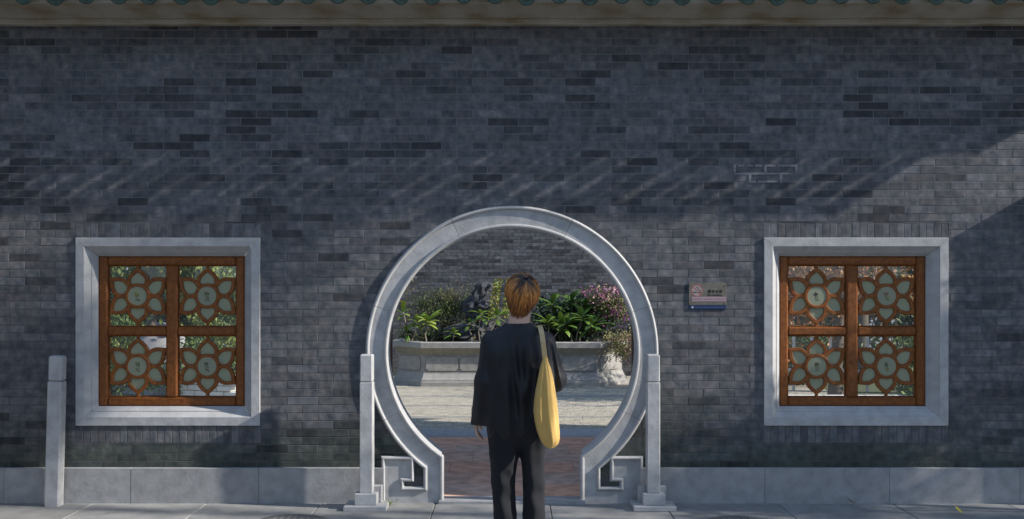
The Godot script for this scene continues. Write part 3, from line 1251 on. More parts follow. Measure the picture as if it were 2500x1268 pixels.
# ------------------------------------------------------------------ notice sign
func build_sign() -> void:
	# centre of the plate on the wall
	var t := thing("notice_sign", "olive no smoking sign with pink and blue strips on the brick wall", "sign", Vector3(1.5656, 1.6525, -0.004))
	var b := MB.new()
	b.box(Vector3(-0.149, -0.070, 0.0), Vector3(0.149, 0.107, 0.012), 0.001)
	obj("plate", b, M.plate, t)
	b = MB.new()
	b.col = Color(0.010, 0.027, 0.075)
	b.box(Vector3(-0.149, -0.107, 0.0), Vector3(0.149, -0.0705, 0.0125), 0.003)
	var blue := obj("blue_strip", b, M.flat, t)
	b = MB.new()
	b.col = Color(0.3, 0.34, 0.38)
	b.box(Vector3(-0.13, -0.097, 0.0126), Vector3(-0.113, -0.080, 0.0132))
	obj("emblem", b, M.flat, blue)
	b = MB.new()
	b.col = Color(0.06, 0.10, 0.2)
	for i in 26:
		b.box(Vector3(-0.10 + i * 0.0088, -0.092, 0.0126), Vector3(-0.10 + i * 0.0088 + 0.0055, -0.085, 0.0132))
	obj("small_print", b, M.flat, blue)
	b = MB.new()
	b.col = Color(0.30, 0.22, 0.24)
	b.box(Vector3(-0.127, -0.042, 0.0122), Vector3(0.149, -0.004, 0.0136))
	var pink := obj("pink_strip", b, M.flat, t)
	b = MB.new()
	b.col = Color(0.27, 0.15, 0.18)
	for g in [[-0.118, -0.048], [-0.033, 0.044], [0.06, 0.14]]:
		var x: float = g[0]
		while x < g[1]:
			b.box(Vector3(x, -0.027, 0.0137), Vector3(x + 0.0052, -0.019, 0.0142))
			x += 0.0075
	obj("small_print", b, M.flat, pink)
	# prohibition roundel
	var c := Vector2(-0.085, 0.045)
	b = MB.new()
	b.col = Color(0.27, 0.24, 0.225)
	for i in 32:
		b.tri(Vector3(c.x, c.y, 0.0124), Vector3(c.x + cos(TAU * i / 32) * 0.047, c.y + sin(TAU * i / 32) * 0.047, 0.0124), Vector3(c.x + cos(TAU * (i + 1) / 32) * 0.047, c.y + sin(TAU * (i + 1) / 32) * 0.047, 0.0124))
	var disc := obj("roundel", b, M.flat, t)
	b = MB.new()
	b.col = Color(0.36, 0.10, 0.11)
	for i in 40:
		var a0 := TAU * i / 40
		var a1 := TAU * (i + 1) / 40
		var p := func(a: float, r: float) -> Vector3: return Vector3(c.x + cos(a) * r, c.y + sin(a) * r, 0.0129)
		b.quad(p.call(a0, 0.041), p.call(a0, 0.047), p.call(a1, 0.047), p.call(a1, 0.041))
	var dd := Vector2(1, -1).normalized()
	stroke(b, c - dd * 0.041, c + dd * 0.041, 0.006, 0.0131)
	obj("red_ring", b, M.flat, disc)
	b = MB.new()
	b.col = Color(0.012, 0.012, 0.012)
	stroke(b, c + Vector2(-0.031, -0.014), c + Vector2(-0.006, -0.014), 0.008, 0.0127)
	stroke(b, c + Vector2(0.01, -0.014), c + Vector2(0.03, -0.014), 0.008, 0.0127)
	var last := c + Vector2(0.03, -0.006)
	for i in range(1, 14):
		var q := c + Vector2(0.03 - i * 0.0026, -0.006 + i * 0.0026 + sin(i * 0.8) * 0.004)
		stroke(b, last, q, 0.004, 0.0127)
		last = q
	obj("cigarette", b, M.flat, disc)
	# four characters
	b = MB.new()
	b.col = Color(0.022, 0.026, 0.022)
	var glyphs := [
		[[1.5, 10, 4, 10], [1.5, 10, 1.5, 8.3], [4, 10, 4, 8.3], [1.5, 8.3, 4, 8.3], [6, 10, 8.5, 10], [6, 10, 6, 8.3], [8.5, 10, 8.5, 8.3], [6, 8.3, 8.5, 8.3], [1, 7.5, 9.5, 7.5], [1, 7.5, 0.3, 0], [2, 6, 5, 6], [2, 4.6, 5, 4.6], [2, 3, 5, 3], [2.3, 6, 2.3, 0.5], [4.7, 6, 4.7, 0], [2, 1.4, 5, 1.4], [7, 7, 5.5, 4.5], [6.5, 5.6, 9.5, 5.6], [8.7, 5.6, 5.5, 0], [6.3, 4, 9.6, 0]],
		[[0.5, 9, 4.5, 9], [2.5, 10, 2.5, 5.5], [2.5, 8.5, 0.5, 6.5], [2.5, 8.5, 4.5, 6.5], [5.5, 9, 9.5, 9], [7.5, 10, 7.5, 5.5], [7.5, 8.5, 5.5, 6.5], [7.5, 8.5, 9.5, 6.5], [2.5, 5, 7.5, 5], [0.5, 3.2, 9.5, 3.2], [5, 3.2, 5, 0], [3, 2.2, 1.5, 0.5], [7, 2.2, 8.5, 0.5]],
		[[0.5, 7, 3, 7], [0.5, 7, 0.5, 3], [3, 7, 3, 3], [0.5, 3, 3, 3], [4, 9, 8.5, 9], [5.5, 9, 4, 0.3], [8.5, 9, 7.5, 6], [7.5, 6, 9, 6], [9, 6, 5.5, 0.3], [6, 5, 9.7, 0.3]],
		[[2, 9.5, 2, 4], [2, 5, 0.3, 0.3], [2, 4, 3.7, 1], [0.6, 7, 1, 5.2], [3.6, 7.5, 3, 5.5], [4.3, 9.3, 9.8, 9.3], [4.8, 8, 9.3, 8], [4.8, 8, 4.8, 5.4], [9.3, 8, 9.3, 5.4], [4.8, 5.4, 9.3, 5.4], [6.2, 9.3, 6.2, 5.4], [7.9, 9.3, 7.9, 5.4], [5, 3.6, 9.2, 3.6], [7, 5, 7, 0.4], [4.3, 0.4, 9.8, 0.4], [5, 2, 9, 2]],
	]
	for i in 4:
		for s in glyphs[i]:
			var o := Vector2(0.003 + i * 0.029, 0.025)
			stroke(b, o + Vector2(s[0], s[1]) * 0.0024, o + Vector2(s[2], s[3]) * 0.0024, 0.0032, 0.0127)
	obj("lettering", b, M.flat, t)
	var tm := TextMesh.new()
	var f := SystemFont.new()
	f.font_names = PackedStringArray(["Droid Sans"])
	tm.font = f
	tm.text = "No Smoking"
	tm.font_size = 16
	tm.pixel_size = 0.00135
	tm.depth = 0.001
	var tx := put("lettering", tm, mat("black print", lin(0.022, 0.026, 0.022), 0.6), t, Vector3(0.06, 0.009, 0.0128))
	for q in [[-0.138, 0.085], [0.138, 0.085], [-0.138, -0.058], [0.138, -0.058]]:
		b = MB.new()
		b.tube([Vector3(q[0], q[1], 0.008), Vector3(q[0], q[1], 0.0145)], [0.005, 0.0045], 10)
		obj("screw", b, mat("brass screw", lin(0.13, 0.09, 0.04), 0.4), t)


func stroke(b: MB, p: Vector2, q: Vector2, w: float, z: float) -> void:
	var d := (q - p).normalized() * w / 2
	var s := Vector2(-d.y, d.x)
	b.quad(v3(p - d - s, z), v3(q + d - s, z), v3(q + d + s, z), v3(p - d + s, z))


# ------------------------------------------------------------------ plants
func leaf_mesh(l: float, w: float, bend: float, fold := 0.25, seg := 4) -> ArrayMesh:
	# grows along +y from the origin, face towards +z, tip bends towards +z... backwards with bend
	var b := MB.new()
	var rows := []
	for i in seg + 1:
		var t := float(i) / seg
		var a := bend * t
		var p := Vector3(0, sin(maxf(a, 1e-4)) / maxf(bend, 1e-4) * l, (1.0 - cos(a)) / maxf(bend, 1e-4) * l)
		var ww := w * pow(sin(PI * clampf(t * 0.93 + 0.05, 0, 1)), 0.8) / 2
		if i == seg:
			ww = 0.0008
		var up := Vector3(0, -sin(a), cos(a))
		rows.append(PackedVector3Array([p + Vector3(-ww, 0, 0) - up * ww * -fold, p, p + Vector3(ww, 0, 0) - up * ww * -fold]))
	b.grid(rows)
	return b.commit()


func small_leaf(l: float, w: float) -> ArrayMesh:
	var b := MB.new()
	var a := Vector3(0, 0, 0)
	var t := Vector3(0, l, l * 0.12)
	var m := Vector3(0, l * 0.45, 0)
	b.tri(a, Vector3(w / 2, l * 0.5, w * 0.15), m)
	b.tri(m, Vector3(w / 2, l * 0.5, w * 0.15), t)
	b.tri(a, m, Vector3(-w / 2, l * 0.5, w * 0.15))
	b.tri(m, t, Vector3(-w / 2, l * 0.5, w * 0.15))
	return b.commit()


func rand_basis() -> Basis:
	return Basis.from_euler(Vector3(rnd(-1.2, 1.2), rnd(0, TAU), rnd(-1.2, 1.2)))


# a cloud of leaves gathered in clumps; specs: [centre, radii, clumps]
func foliage(parent: Node, called: String, blobs: Array, n: int, l: float, w: float, cols: Array, clump := 0.18, m: Material = null) -> void:
	var xf := []
	var cs := []
	for q in blobs:
		var rad: Vector3 = q[1]
		var clumps := []
		for k in int(q[2]):
			var d := Vector3(rng.randfn(), rng.randfn(), rng.randfn()).normalized() * pow(rng.randf(), 0.45)
			clumps.append([q[0] + d * rad, rnd(0.6, 1.3), cols[rng.randi() % cols.size()]])
		for i in int(n / blobs.size()):
			var c: Array = clumps[rng.randi() % clumps.size()]
			var at: Vector3 = c[0] + Vector3(rng.randfn(), rng.randfn() * 0.8, rng.randfn()) * clump * c[1] * 0.5
			var s := rnd(0.7, 1.25)
			xf.append(Transform3D(rand_basis().scaled(Vector3.ONE * s), at))
			var cc: Color = c[2]
			var k := rnd(0.7, 1.3)
			cs.append(Color(cc.r * k, cc.g * k, cc.b * k))
	stuff(many(called, small_leaf(l, w), m if m else M.leaf, xf, cs, parent))


func branches(b: MB, at: Vector3, tips: Array, r: float) -> void:
	for t in tips:
		var mid: Vector3 = at.lerp(t, 0.5) + Vector3(rnd(-0.1, 0.1), rnd(-0.02, 0.12), rnd(-0.1, 0.1)) * at.distance_to(t)
		b.tube([at, at.lerp(mid, 0.5) + Vector3(0, 0.01, 0), mid, t], [r, r * 0.75, r * 0.55, r * 0.2], 7)


func tree(label: String, at: Vector3, h: float, r: float, blobs: Array, n: int, l: float, w: float, cols: Array, group := "", clump := 0.5) -> Node3D:
	var t := thing("tree", label, "tree", at, group)
	var b := MB.new()
	var pts := []
	var rs := []
	for i in 7:
		var k := i / 6.0
		pts.append(Vector3(sin(k * 3.0 + at.x) * 0.08 * h / 4, k * h, cos(k * 2.3 + at.z) * 0.06 * h / 4))
		rs.append(r * lerpf(1.25 if i == 0 else 1.0, 0.45, k))
	b.tube(pts, rs, 12)
	obj("trunk", b, M.bark, t)
	b = MB.new()
	for q in blobs:
		var tips := []
		for k in 5:
			tips.append(q[0] + Vector3(rnd(-0.8, 0.8), rnd(-0.6, 0.8), rnd(-0.8, 0.8)) * q[1])
		branches(b, pts[3 + rng.randi() % 4], tips, r * 0.4)
	obj("limb", b, M.bark, t)
	foliage(t, "crown", blobs, n, l, w, cols, clump)
	return t


func broad_plant(label: String, at: Vector3, heads: Array, leaf_l: float, cols: Array, spread := 1.0, bloom: Variant = null, group := "broad leaved plants in the planter") -> void:
	var t := thing("leafy_plant", label, "plant", at, group)
	var shapes := [leaf_mesh(leaf_l * 1.1, leaf_l * 0.34, 1.1), leaf_mesh(leaf_l * 0.95, leaf_l * 0.33, 1.5), leaf_mesh(leaf_l * 1.15, leaf_l * 0.35, 0.8), leaf_mesh(leaf_l * 0.75, leaf_l * 0.3, 1.2)]
	var mats := []
	for c in cols:
		var m := mat("plant leaf", c.linear_to_srgb(), 0.42)
		m.backlight_enabled = true
		m.backlight = Color(0.6, 0.6, 0.6)
		mats.append(m)
	var b := MB.new()
	for hd in heads:
		var p: Vector3 = hd[0]
		b.tube([Vector3(p.x * 0.3, -0.02, p.z * 0.3), Vector3(p.x * 0.45 + rnd(-0.04, 0.04), p.y * 0.4, p.z * 0.5), Vector3(p.x * 0.9 + rnd(-0.03, 0.03), p.y * 0.75, p.z), p], [0.016, 0.014, 0.011, 0.008], 7)
	obj("stem", b, mat("pale stem", lin(0.22, 0.2, 0.16), 0.8), t)
	for hd in heads:
		var p: Vector3 = hd[0]
		var count: int = hd[1]
		for i in count:
			var ring := float(i) / count
			var yaw := i * 2.4 + rnd(-0.25, 0.25)
			var tilt := lerpf(0.45, 1.5, ring) * spread + rnd(-0.12, 0.12)
			var o := put("leaf", shapes[rng.randi() % 4], mats[rng.randi() % mats.size()], t)
			o.transform = Transform3D(Basis(Vector3.UP, yaw) * Basis(Vector3.RIGHT, tilt), p - Vector3(0, ring * 0.09, 0))
	if bloom:
		var f := MB.new()
		for i in 5:
			var a := TAU * i / 5
			f.quad(Vector3.ZERO, Vector3(cos(a - 0.5) * 0.03, 0.012, sin(a - 0.5) * 0.03), Vector3(cos(a) * 0.045, 0.02, sin(a) * 0.045), Vector3(cos(a + 0.5) * 0.03, 0.012, sin(a + 0.5) * 0.03))
		put("flower", f.commit(), mat("flower", bloom[1], 0.6), t, bloom[0])


# ------------------------------------------------------------------ planter
const PX := -0.03
const PZ := -9.35


func plan(out: float) -> Array:
	# corner points of the planter at an offset from the body face
	var o := out
	var c := 0.42 * o      # mitre on the canted corners
	return [Vector2(-2.0 - o, -1.35), Vector2(-2.0 - o, -0.55 + c * 0.6), Vector2(-1.5 - c * 0.9, o), Vector2(1.5 + c * 0.9, o), Vector2(2.0 + o, -0.55 + c * 0.6), Vector2(2.0 + o, -1.35)]


func planter_course(b: MB, prof: Array) -> void:
	for i in prof.size() - 1:
		var p := plan(prof[i][0])
		var q := plan(prof[i + 1][0])
		for j in p.size() - 1:
			b.quad(Vector3(p[j].x, prof[i][1], p[j].y), Vector3(p[j + 1].x, prof[i][1], p[j + 1].y), Vector3(q[j + 1].x, prof[i + 1][1], q[j + 1].y), Vector3(q[j].x, prof[i + 1][1], q[j].y))


func build_planter() -> void:
	var t := thing("stone_planter", "long grey stone planter with canted corners full of plants against the back wall", "planter", Vector3(PX, 0, PZ))
	var b := MB.new()
	planter_course(b, [[0.1, -0.01], [0.1, 0.075], [0.088, 0.085], [0.085, 0.12], [0.075, 0.13], [0.06, 0.135], [0.04, 0.17], [0.015, 0.215], [0.012, 0.235], [0.0, 0.238]])
	obj("base", b, M.old_stone, t)
	b = MB.new()
	b.col = Color(0.95, 0.95, 0.95)
	planter_course(b, [[0.0, 0.2385], [0.0, 0.535]])
	obj("body", b, M.old_stone, t)
	b = MB.new()
	b.col = Color(0.86, 0.82, 0.7)
	planter_course(b, [[0.002, 0.535], [0.012, 0.545], [0.012, 0.565], [0.03, 0.58], [0.05, 0.625], [0.08, 0.655], [0.085, 0.662]])
	obj("moulding", b, M.old_stone, t)
	b = MB.new()
	planter_course(b, [[0.085, 0.6622], [0.112, 0.668], [0.115, 0.755], [0.108, 0.763], [-0.08, 0.765], [-0.09, 0.755], [-0.09, 0.68]])
	obj("rim", b, M.old_stone, t)
	b = MB.new()
	var p := plan(-0.088)
	b.quad(Vector3(p[0].x, 0.70, p[0].y), Vector3(p[1].x, 0.70, p[1].y), Vector3(p[4].x, 0.70, p[4].y), Vector3(p[5].x, 0.70, p[5].y))
	b.quad(Vector3(p[1].x, 0.70, p[1].y), Vector3(p[2].x, 0.70, p[2].y), Vector3(p[3].x, 0.70, p[3].y), Vector3(p[4].x, 0.70, p[4].y))
	obj("soil", b, M.soil, t)
	# raised panels with notched corners, five on the front, one on each cant
	var edges := []
	for i in 5:
		edges.append([Vector2(-1.46 + i * 0.59, 0.0), Vector2(-1.46 + i * 0.59 + 0.555, 0.0)])
	var q := plan(0.0)
	edges.append([q[1].lerp(q[2], 0.12), q[1].lerp(q[2], 0.88)])
	edges.append([q[3].lerp(q[4], 0.12), q[3].lerp(q[4], 0.88)])
	for e in edges:
		var d: Vector2 = e[1] - e[0]
		var l := d.length()
		var n := 0.028
		var poly := PackedVector2Array([Vector2(n, 0.268), Vector2(l - n, 0.268), Vector2(l - n, 0.268 + n), Vector2(l, 0.268 + n), Vector2(l, 0.505 - n), Vector2(l - n, 0.505 - n), Vector2(l - n, 0.505), Vector2(n, 0.505), Vector2(n, 0.505 - n), Vector2(0, 0.505 - n), Vector2(0, 0.268 + n), Vector2(n, 0.268 + n)])
		b = MB.new()
		var k := rnd(0.95, 1.1)
		b.col = Color(k, k, k)
		b.prism(poly, 0.0005, 0.02)
		var o := obj("panel", b, M.old_stone, t)
		o.position = Vector3(e[0].x, 0, e[0].y)
		o.rotation.y = -atan2(d.y, d.x)


func build_plants() -> void:
	var s0 := 0.70
	var at := func(px: float, z: float) -> Vector3: return Vector3((px - 1250.0) / 2440.0 * (8.0 - z), s0, z)
	# rock
	var rk := MB.new()
	var f := FastNoiseLite.new()
	f.seed = 5
	f.frequency = 4.2
	f.fractal_type = FastNoiseLite.FRACTAL_RIDGED
	f.fractal_octaves = 3
	var rows := []
	for i in 44:
		var y := i / 43.0
		var line := PackedVector3Array()
		for j in 44:
			var a := TAU * j / 44
			var base := (0.25 * (1.0 - y * 0.58) + 0.03 * sin(y * 13.0)) * (1.0 if y < 0.93 else sqrt(maxf(0.0, (1.0 - y) / 0.07)))
			if y == 0.0:
				base = 0.28
			var dir := Vector3(cos(a), 0, -sin(a) * 0.7)
			var k := f.get_noise_3d(dir.x * 0.8, y * 0.55, dir.z * 0.8) + 0.35 * f.get_noise_3d(dir.x * 2.4 + 7.0, y * 2.2, dir.z * 2.4)
			line.append(Vector3(0.03 * sin(y * 7.0) + 0.10 * y, y * 1.16, 0) + dir * maxf(base * (1.0 + k * 1.05), 0.004))
		rows.append(line)
	rk.col = Color(0.085, 0.088, 0.1)
	rk.grid(rows, true)
	var ro := obj("scholar_rock", rk, M.rock)
	ro.position = at.call(1168, -10.15)
	ro.position.y = 0.66
	tag(ro, "tall craggy dark grey rock standing upright among the planter plants", "rock")
	var low := MB.new()
	rows = []
	for i in 14:
		var y := i / 13.0
		var line := PackedVector3Array()
		for j in 26:
			var a := TAU * j / 26
			var dir := Vector3(cos(a) * 0.42, 0, -sin(a) * 0.22) * sqrt(maxf(0.001, 1.0 - y * y))
			line.append(Vector3(0, y * 0.42, 0) + dir * (1.0 + 0.6 * f.get_noise_3d(dir.x * 1.1, y + 5.0, dir.z * 1.1)))
		rows.append(line)
	low.col = Color(0.08, 0.083, 0.09)
	low.grid(rows, true)
	var lo := obj("garden_rock", low, M.rock)
	lo.position = at.call(1128, -9.85)
	lo.position.y = 0.66
	tag(lo, "low dark rock at the foot of the tall craggy rock", "rock")

	var g1 := [Color(0.12, 0.20, 0.03), Color(0.15, 0.23, 0.035), Color(0.09, 0.16, 0.028), Color(0.19, 0.27, 0.045)]
	var dk := [Color(0.05, 0.10, 0.03), Color(0.06, 0.12, 0.03), Color(0.08, 0.15, 0.03), Color(0.045, 0.09, 0.035)]
	# feathery shrub, left
	var sh := thing("shrub", "fine leaved olive green shrub at the left of the planter behind the rosettes", "shrub", at.call(1078, -10.3))
	var st := MB.new()
	branches(st, Vector3(0, -0.02, 0), [Vector3(-0.3, 0.5, 0), Vector3(0.3, 0.6, 0.05), Vector3(0, 0.8, 0.1), Vector3(-0.1, 0.6, -0.1), Vector3(0.2, 0.4, 0.2)], 0.02)
	obj("stem", st, M.bark, sh)
	foliage(sh, "foliage", [[Vector3(-0.2, 0.66, 0), Vector3(0.36, 0.32, 0.26), 26], [Vector3(0.22, 0.70, 0), Vector3(0.34, 0.30, 0.26), 24], [Vector3(0.08, 0.36, 0.05), Vector3(0.45, 0.34, 0.26), 26]], 7200, 0.055, 0.013, [Color(0.075, 0.105, 0.03), Color(0.055, 0.085, 0.025), Color(0.09, 0.10, 0.04), Color(0.11, 0.14, 0.04), Color(0.10, 0.09, 0.05)], 0.2)
	# rosette plants along the front
	broad_plant("broad leaved bright green plant at the far left end of the planter", at.call(1000, -9.75), [[Vector3(-0.05, 0.24, 0.05), 10], [Vector3(0.12, 0.42, 0), 10], [Vector3(-0.12, 0.58, -0.05), 6]], 0.27, g1, 1.05, [Vector3(-0.16, 0.76, 0.0), lin(0.5, 0.3, 0.03)])
	broad_plant("yellow green rosette plant with long drooping leaves left of the rocks", at.call(1043, -9.62), [[Vector3(0.0, 0.44, 0.02), 13]], 0.34, [Color(0.21, 0.29, 0.05), Color(0.16, 0.24, 0.035), Color(0.24, 0.3, 0.06)], 1.0)
	broad_plant("small low rosette plant at the foot of the low dark rock", at.call(1105, -9.6), [[Vector3(0.02, 0.22, 0.02), 8]], 0.24, g1, 1.05)
	broad_plant("slender bare stemmed rosette plant before the craggy rock, yellow flower at its foot", at.call(1150, -9.62), [[Vector3(-0.02, 0.40, 0.0), 7]], 0.22, g1, 1.1, [Vector3(0.06, 0.12, 0.1), lin(0.6, 0.36, 0.02)])
	broad_plant("bare stemmed rosette plant with a red flower right of the craggy rock", at.call(1172, -9.66), [[Vector3(0.02, 0.56, 0.0), 9], [Vector3(0.3, 0.52, 0.05), 9]], 0.25, g1, 1.15, [Vector3(0.0, 0.42, 0.06), lin(0.35, 0.02, 0.06)])
	broad_plant("broad leaved green plant beside the person's right shoulder", at.call(1345, -9.6), [[Vector3(-0.05, 0.42, 0.02), 12], [Vector3(0.2, 0.36, 0.0), 10]], 0.31, g1, 1.0)
	broad_plant("tallest broad leaved plant on thick grey stems right of the person", at.call(1375, -9.9), [[Vector3(-0.2, 0.72, 0.0), 12], [Vector3(0.15, 0.78, -0.05), 12], [Vector3(0.42, 0.62, 0), 10]], 0.31, [dk[2], g1[0], g1[2], dk[1]], 1.0)
	broad_plant("dark green broad leaved plant under the tallest one", at.call(1400, -9.62), [[Vector3(-0.12, 0.40, 0.04), 12], [Vector3(0.14, 0.50, 0.0), 12], [Vector3(0.32, 0.38, 0.04), 11]], 0.32, [dk[1], dk[2], g1[2]], 1.1)
	broad_plant("dark broad leaved plant below the pink bougainvillea", at.call(1448, -9.8), [[Vector3(0.0, 0.36, 0.0), 12], [Vector3(0.26, 0.44, -0.02), 11], [Vector3(-0.1, 0.6, -0.1), 10]], 0.3, dk, 1.05)
	# dark undergrowth
	var ug := thing("shrub", "dense dark green shrub filling the middle of the planter", "shrub", at.call(1385, -10.45))
	st = MB.new()
	branches(st, Vector3(0, -0.02, 0), [Vector3(-0.4, 0.5, 0), Vector3(0.3, 0.6, 0.05), Vector3(0, 0.7, 0.1)], 0.02)
	obj("stem", st, M.bark, ug)
	foliage(ug, "foliage", [[Vector3(-0.1, 0.35, 0), Vector3(0.7, 0.45, 0.25), 36], [Vector3(0.35, 0.5, 0), Vector3(0.4, 0.42, 0.25), 26]], 3600, 0.09, 0.045, [Color(0.02, 0.05, 0.02), Color(0.03, 0.065, 0.028), Color(0.025, 0.06, 0.035)], 0.22)
	var ul := thing("ground_cover", "low dark ground cover along the front of the planter soil", "plants", at.call(1235, -9.95))
	foliage(ul, "foliage", [[Vector3(-1.2, 0.08, 0), Vector3(0.6, 0.12, 0.35), 30], [Vector3(0.0, 0.08, 0.0), Vector3(0.8, 0.12, 0.35), 30], [Vector3(1.3, 0.1, 0), Vector3(0.6, 0.2, 0.35), 30]], 3000, 0.06, 0.028, [Color(0.025, 0.05, 0.018), Color(0.04, 0.075, 0.02), Color(0.06, 0.06, 0.03)], 0.16)
	# yellow green sapling
	var sp := thing("sapling", "thin yellow green sapling with paired leaflets beside the person's head", "sapling", at.call(1216, -9.9))
	st = MB.new()
	st.tube([Vector3(0, -0.02, 0), Vector3(-0.03, 0.4, 0), Vector3(0.0, 0.75, 0), Vector3(0.06, 1.05, 0), Vector3(0.15, 1.22, 0)], [0.011, 0.009, 0.008, 0.005, 0.003], 7)
	obj("stem", st, M.bark, sp)
	var xf := []
	var cs := []
	for k in 9:
		var y0 := 0.52 + k * 0.078
		for sd in [-1.0, 1.0]:
			for i in 6:
				var tt := (i + 1) / 6.0
				var p := Vector3(0.02 + k * 0.012 + sd * tt * 0.17, y0 - tt * tt * 0.04, 0.05 * sin(k * 2.0))
				for ud in [-1.0, 1.0]:
					xf.append(Transform3D(Basis.from_euler(Vector3(rnd(-0.4, 0.4), rnd(-0.4, 0.4), -sd * 1.57 + ud * 0.9 + rnd(-0.3, 0.3))), p))
					cs.append(Color(0.22, 0.24, 0.03) if rng.randf() < 0.7 else (Color(0.30, 0.2, 0.02) if rng.randf() < 0.4 else Color(0.14, 0.2, 0.03)))
	stuff(many("leaflet", small_leaf(0.062, 0.03), M.leaf, xf, cs, sp))
	# bougainvillea
	var bo := thing("bougainvillea", "pink and purple bougainvillea arching over the right end of the planter", "shrub", at.call(1478, -9.9))
	st = MB.new()
	branches(st, Vector3(0, -0.02, 0), [Vector3(-0.2, 0.8, 0), Vector3(0.2, 0.85, 0.05), Vector3(0.35, 0.5, 0.1), Vector3(0.42, 0.1, 0.3), Vector3(0.0, 0.9, 0.1)], 0.022)
	obj("stem", st, M.bark, bo)
	foliage(bo, "foliage", [[Vector3(-0.08, 0.78, 0), Vector3(0.36, 0.2, 0.25), 26], [Vector3(0.2, 0.58, 0.05), Vector3(0.30, 0.24, 0.25), 26]], 2300, 0.05, 0.028, [Color(0.12, 0.15, 0.05), Color(0.17, 0.16, 0.08), Color(0.09, 0.12, 0.04)], 0.16)
	foliage(bo, "blossom", [[Vector3(-0.1, 0.88, 0.05), Vector3(0.38, 0.12, 0.28), 26], [Vector3(0.12, 0.62, 0.1), Vector3(0.34, 0.26, 0.28), 16]], 800, 0.040, 0.036, [Color(0.42, 0.16, 0.27), Color(0.34, 0.09, 0.27), Color(0.44, 0.26, 0.29), Color(0.28, 0.09, 0.29), Color(0.38, 0.28, 0.24)], 0.13, M.petal)
	var tr := thing("trailing_plant", "pale yellow green plant trailing over the planter's right corner", "plant", at.call(1512, -9.62))
	st = MB.new()
	branches(st, Vector3(-0.2, -0.02, -0.1), [Vector3(-0.1, 0.12, 0.1), Vector3(0.1, 0.1, 0.2), Vector3(0.2, -0.05, 0.2)], 0.01)
	obj("stem", st, M.bark, tr)
	foliage(tr, "foliage", [[Vector3(-0.05, 0.08, 0.15), Vector3(0.32, 0.13, 0.22), 22], [Vector3(0.05, -0.1, 0.3), Vector3(0.22, 0.16, 0.12), 16]], 1900, 0.045, 0.02, [Color(0.24, 0.25, 0.09), Color(0.2, 0.22, 0.07), Color(0.28, 0.24, 0.12), Color(0.3, 0.16, 0.16)], 0.13)
	# reddish twig at the left end
	var rt := thing("shrub", "sparse reddish twiggy shrub at the left edge seen through the gate", "shrub", at.call(992, -10.7))
	st = MB.new()
	branches(st, Vector3(0, -0.02, 0), [Vector3(0, 1.2, 0), Vector3(0.1, 1.0, 0), Vector3(-0.2, 0.9, 0)], 0.012)
	obj("stem", st, M.bark, rt)
	foliage(rt, "foliage", [[Vector3(0.0, 1.15, 0), Vector3(0.2, 0.26, 0.15), 12]], 130, 0.05, 0.025, [Color(0.16, 0.11, 0.04), Color(0.14, 0.13, 0.04)], 0.16)


# ------------------------------------------------------------------ courtyard back wall
func build_back_wall() -> void:
	var t := thing("screen_wall", "grey brick screen wall behind the planter, seen through the moon gate", "wall", Vector3(0, 0, -11.4))
	var hwid := 3.7
	var top := 4.6
	var core := MB.new()
	core.col = Color(0.19, 0.195, 0.205)
	core.box(Vector3(-hwid, -0.02, -0.4), Vector3(hwid, top, -0.004))
	obj("mortar_core", core, M.mortar, t)
	var f := FastNoiseLite.new()
	f.seed = 77
	f.frequency = 0.05
	var len := 0.2472
	var pitch := 0.0639
	var joint := 0.006
	var cache := []
	for c in tones:
		cache.append(brick_mesh(len - joint, pitch - joint, c))
	var rest := MB.new()
	var all := []
	for k in 71:
		var y0 := 0.02 + k * pitch
		for i in 30:
			var x0 := -hwid + 0.02 + i * len + (len / 2 if k % 2 else 0.0)
			if x0 + len > hwid:
				continue
			var seen := absf(x0 + len / 2) < 2.3 and y0 > 1.0
			all.append([Vector2(x0 + len / 2, (y0 - 2.25) * 1.3).length() + (0.0 if seen else 50.0), x0 + joint / 2, y0 + joint / 2, tone_at(x0 * 1.3, y0 + 2.0, f)])
	all.sort_custom(func(a, b): return a[0] < b[0])
	for i in all.size():
		var w: Array = all[i]
		if i < 300:
			put("brick", cache[w[3]], M.brick, t, Vector3(w[1], w[2], rnd(0, 0.002)))
		else:
			rest.col = tones[w[3]]
			brick_shape(rest, w[1], w[2], len - joint, pitch - joint, rnd(0, 0.002))
	stuff(obj("outer_bricks", rest, M.brick, t))
	var cap := MB.new()
	cap.box(Vector3(-hwid - 0.1, top, -0.5), Vector3(hwid + 0.1, top + 0.14, 0.1), 0.02)
	obj("coping", cap, M.glaze, t)


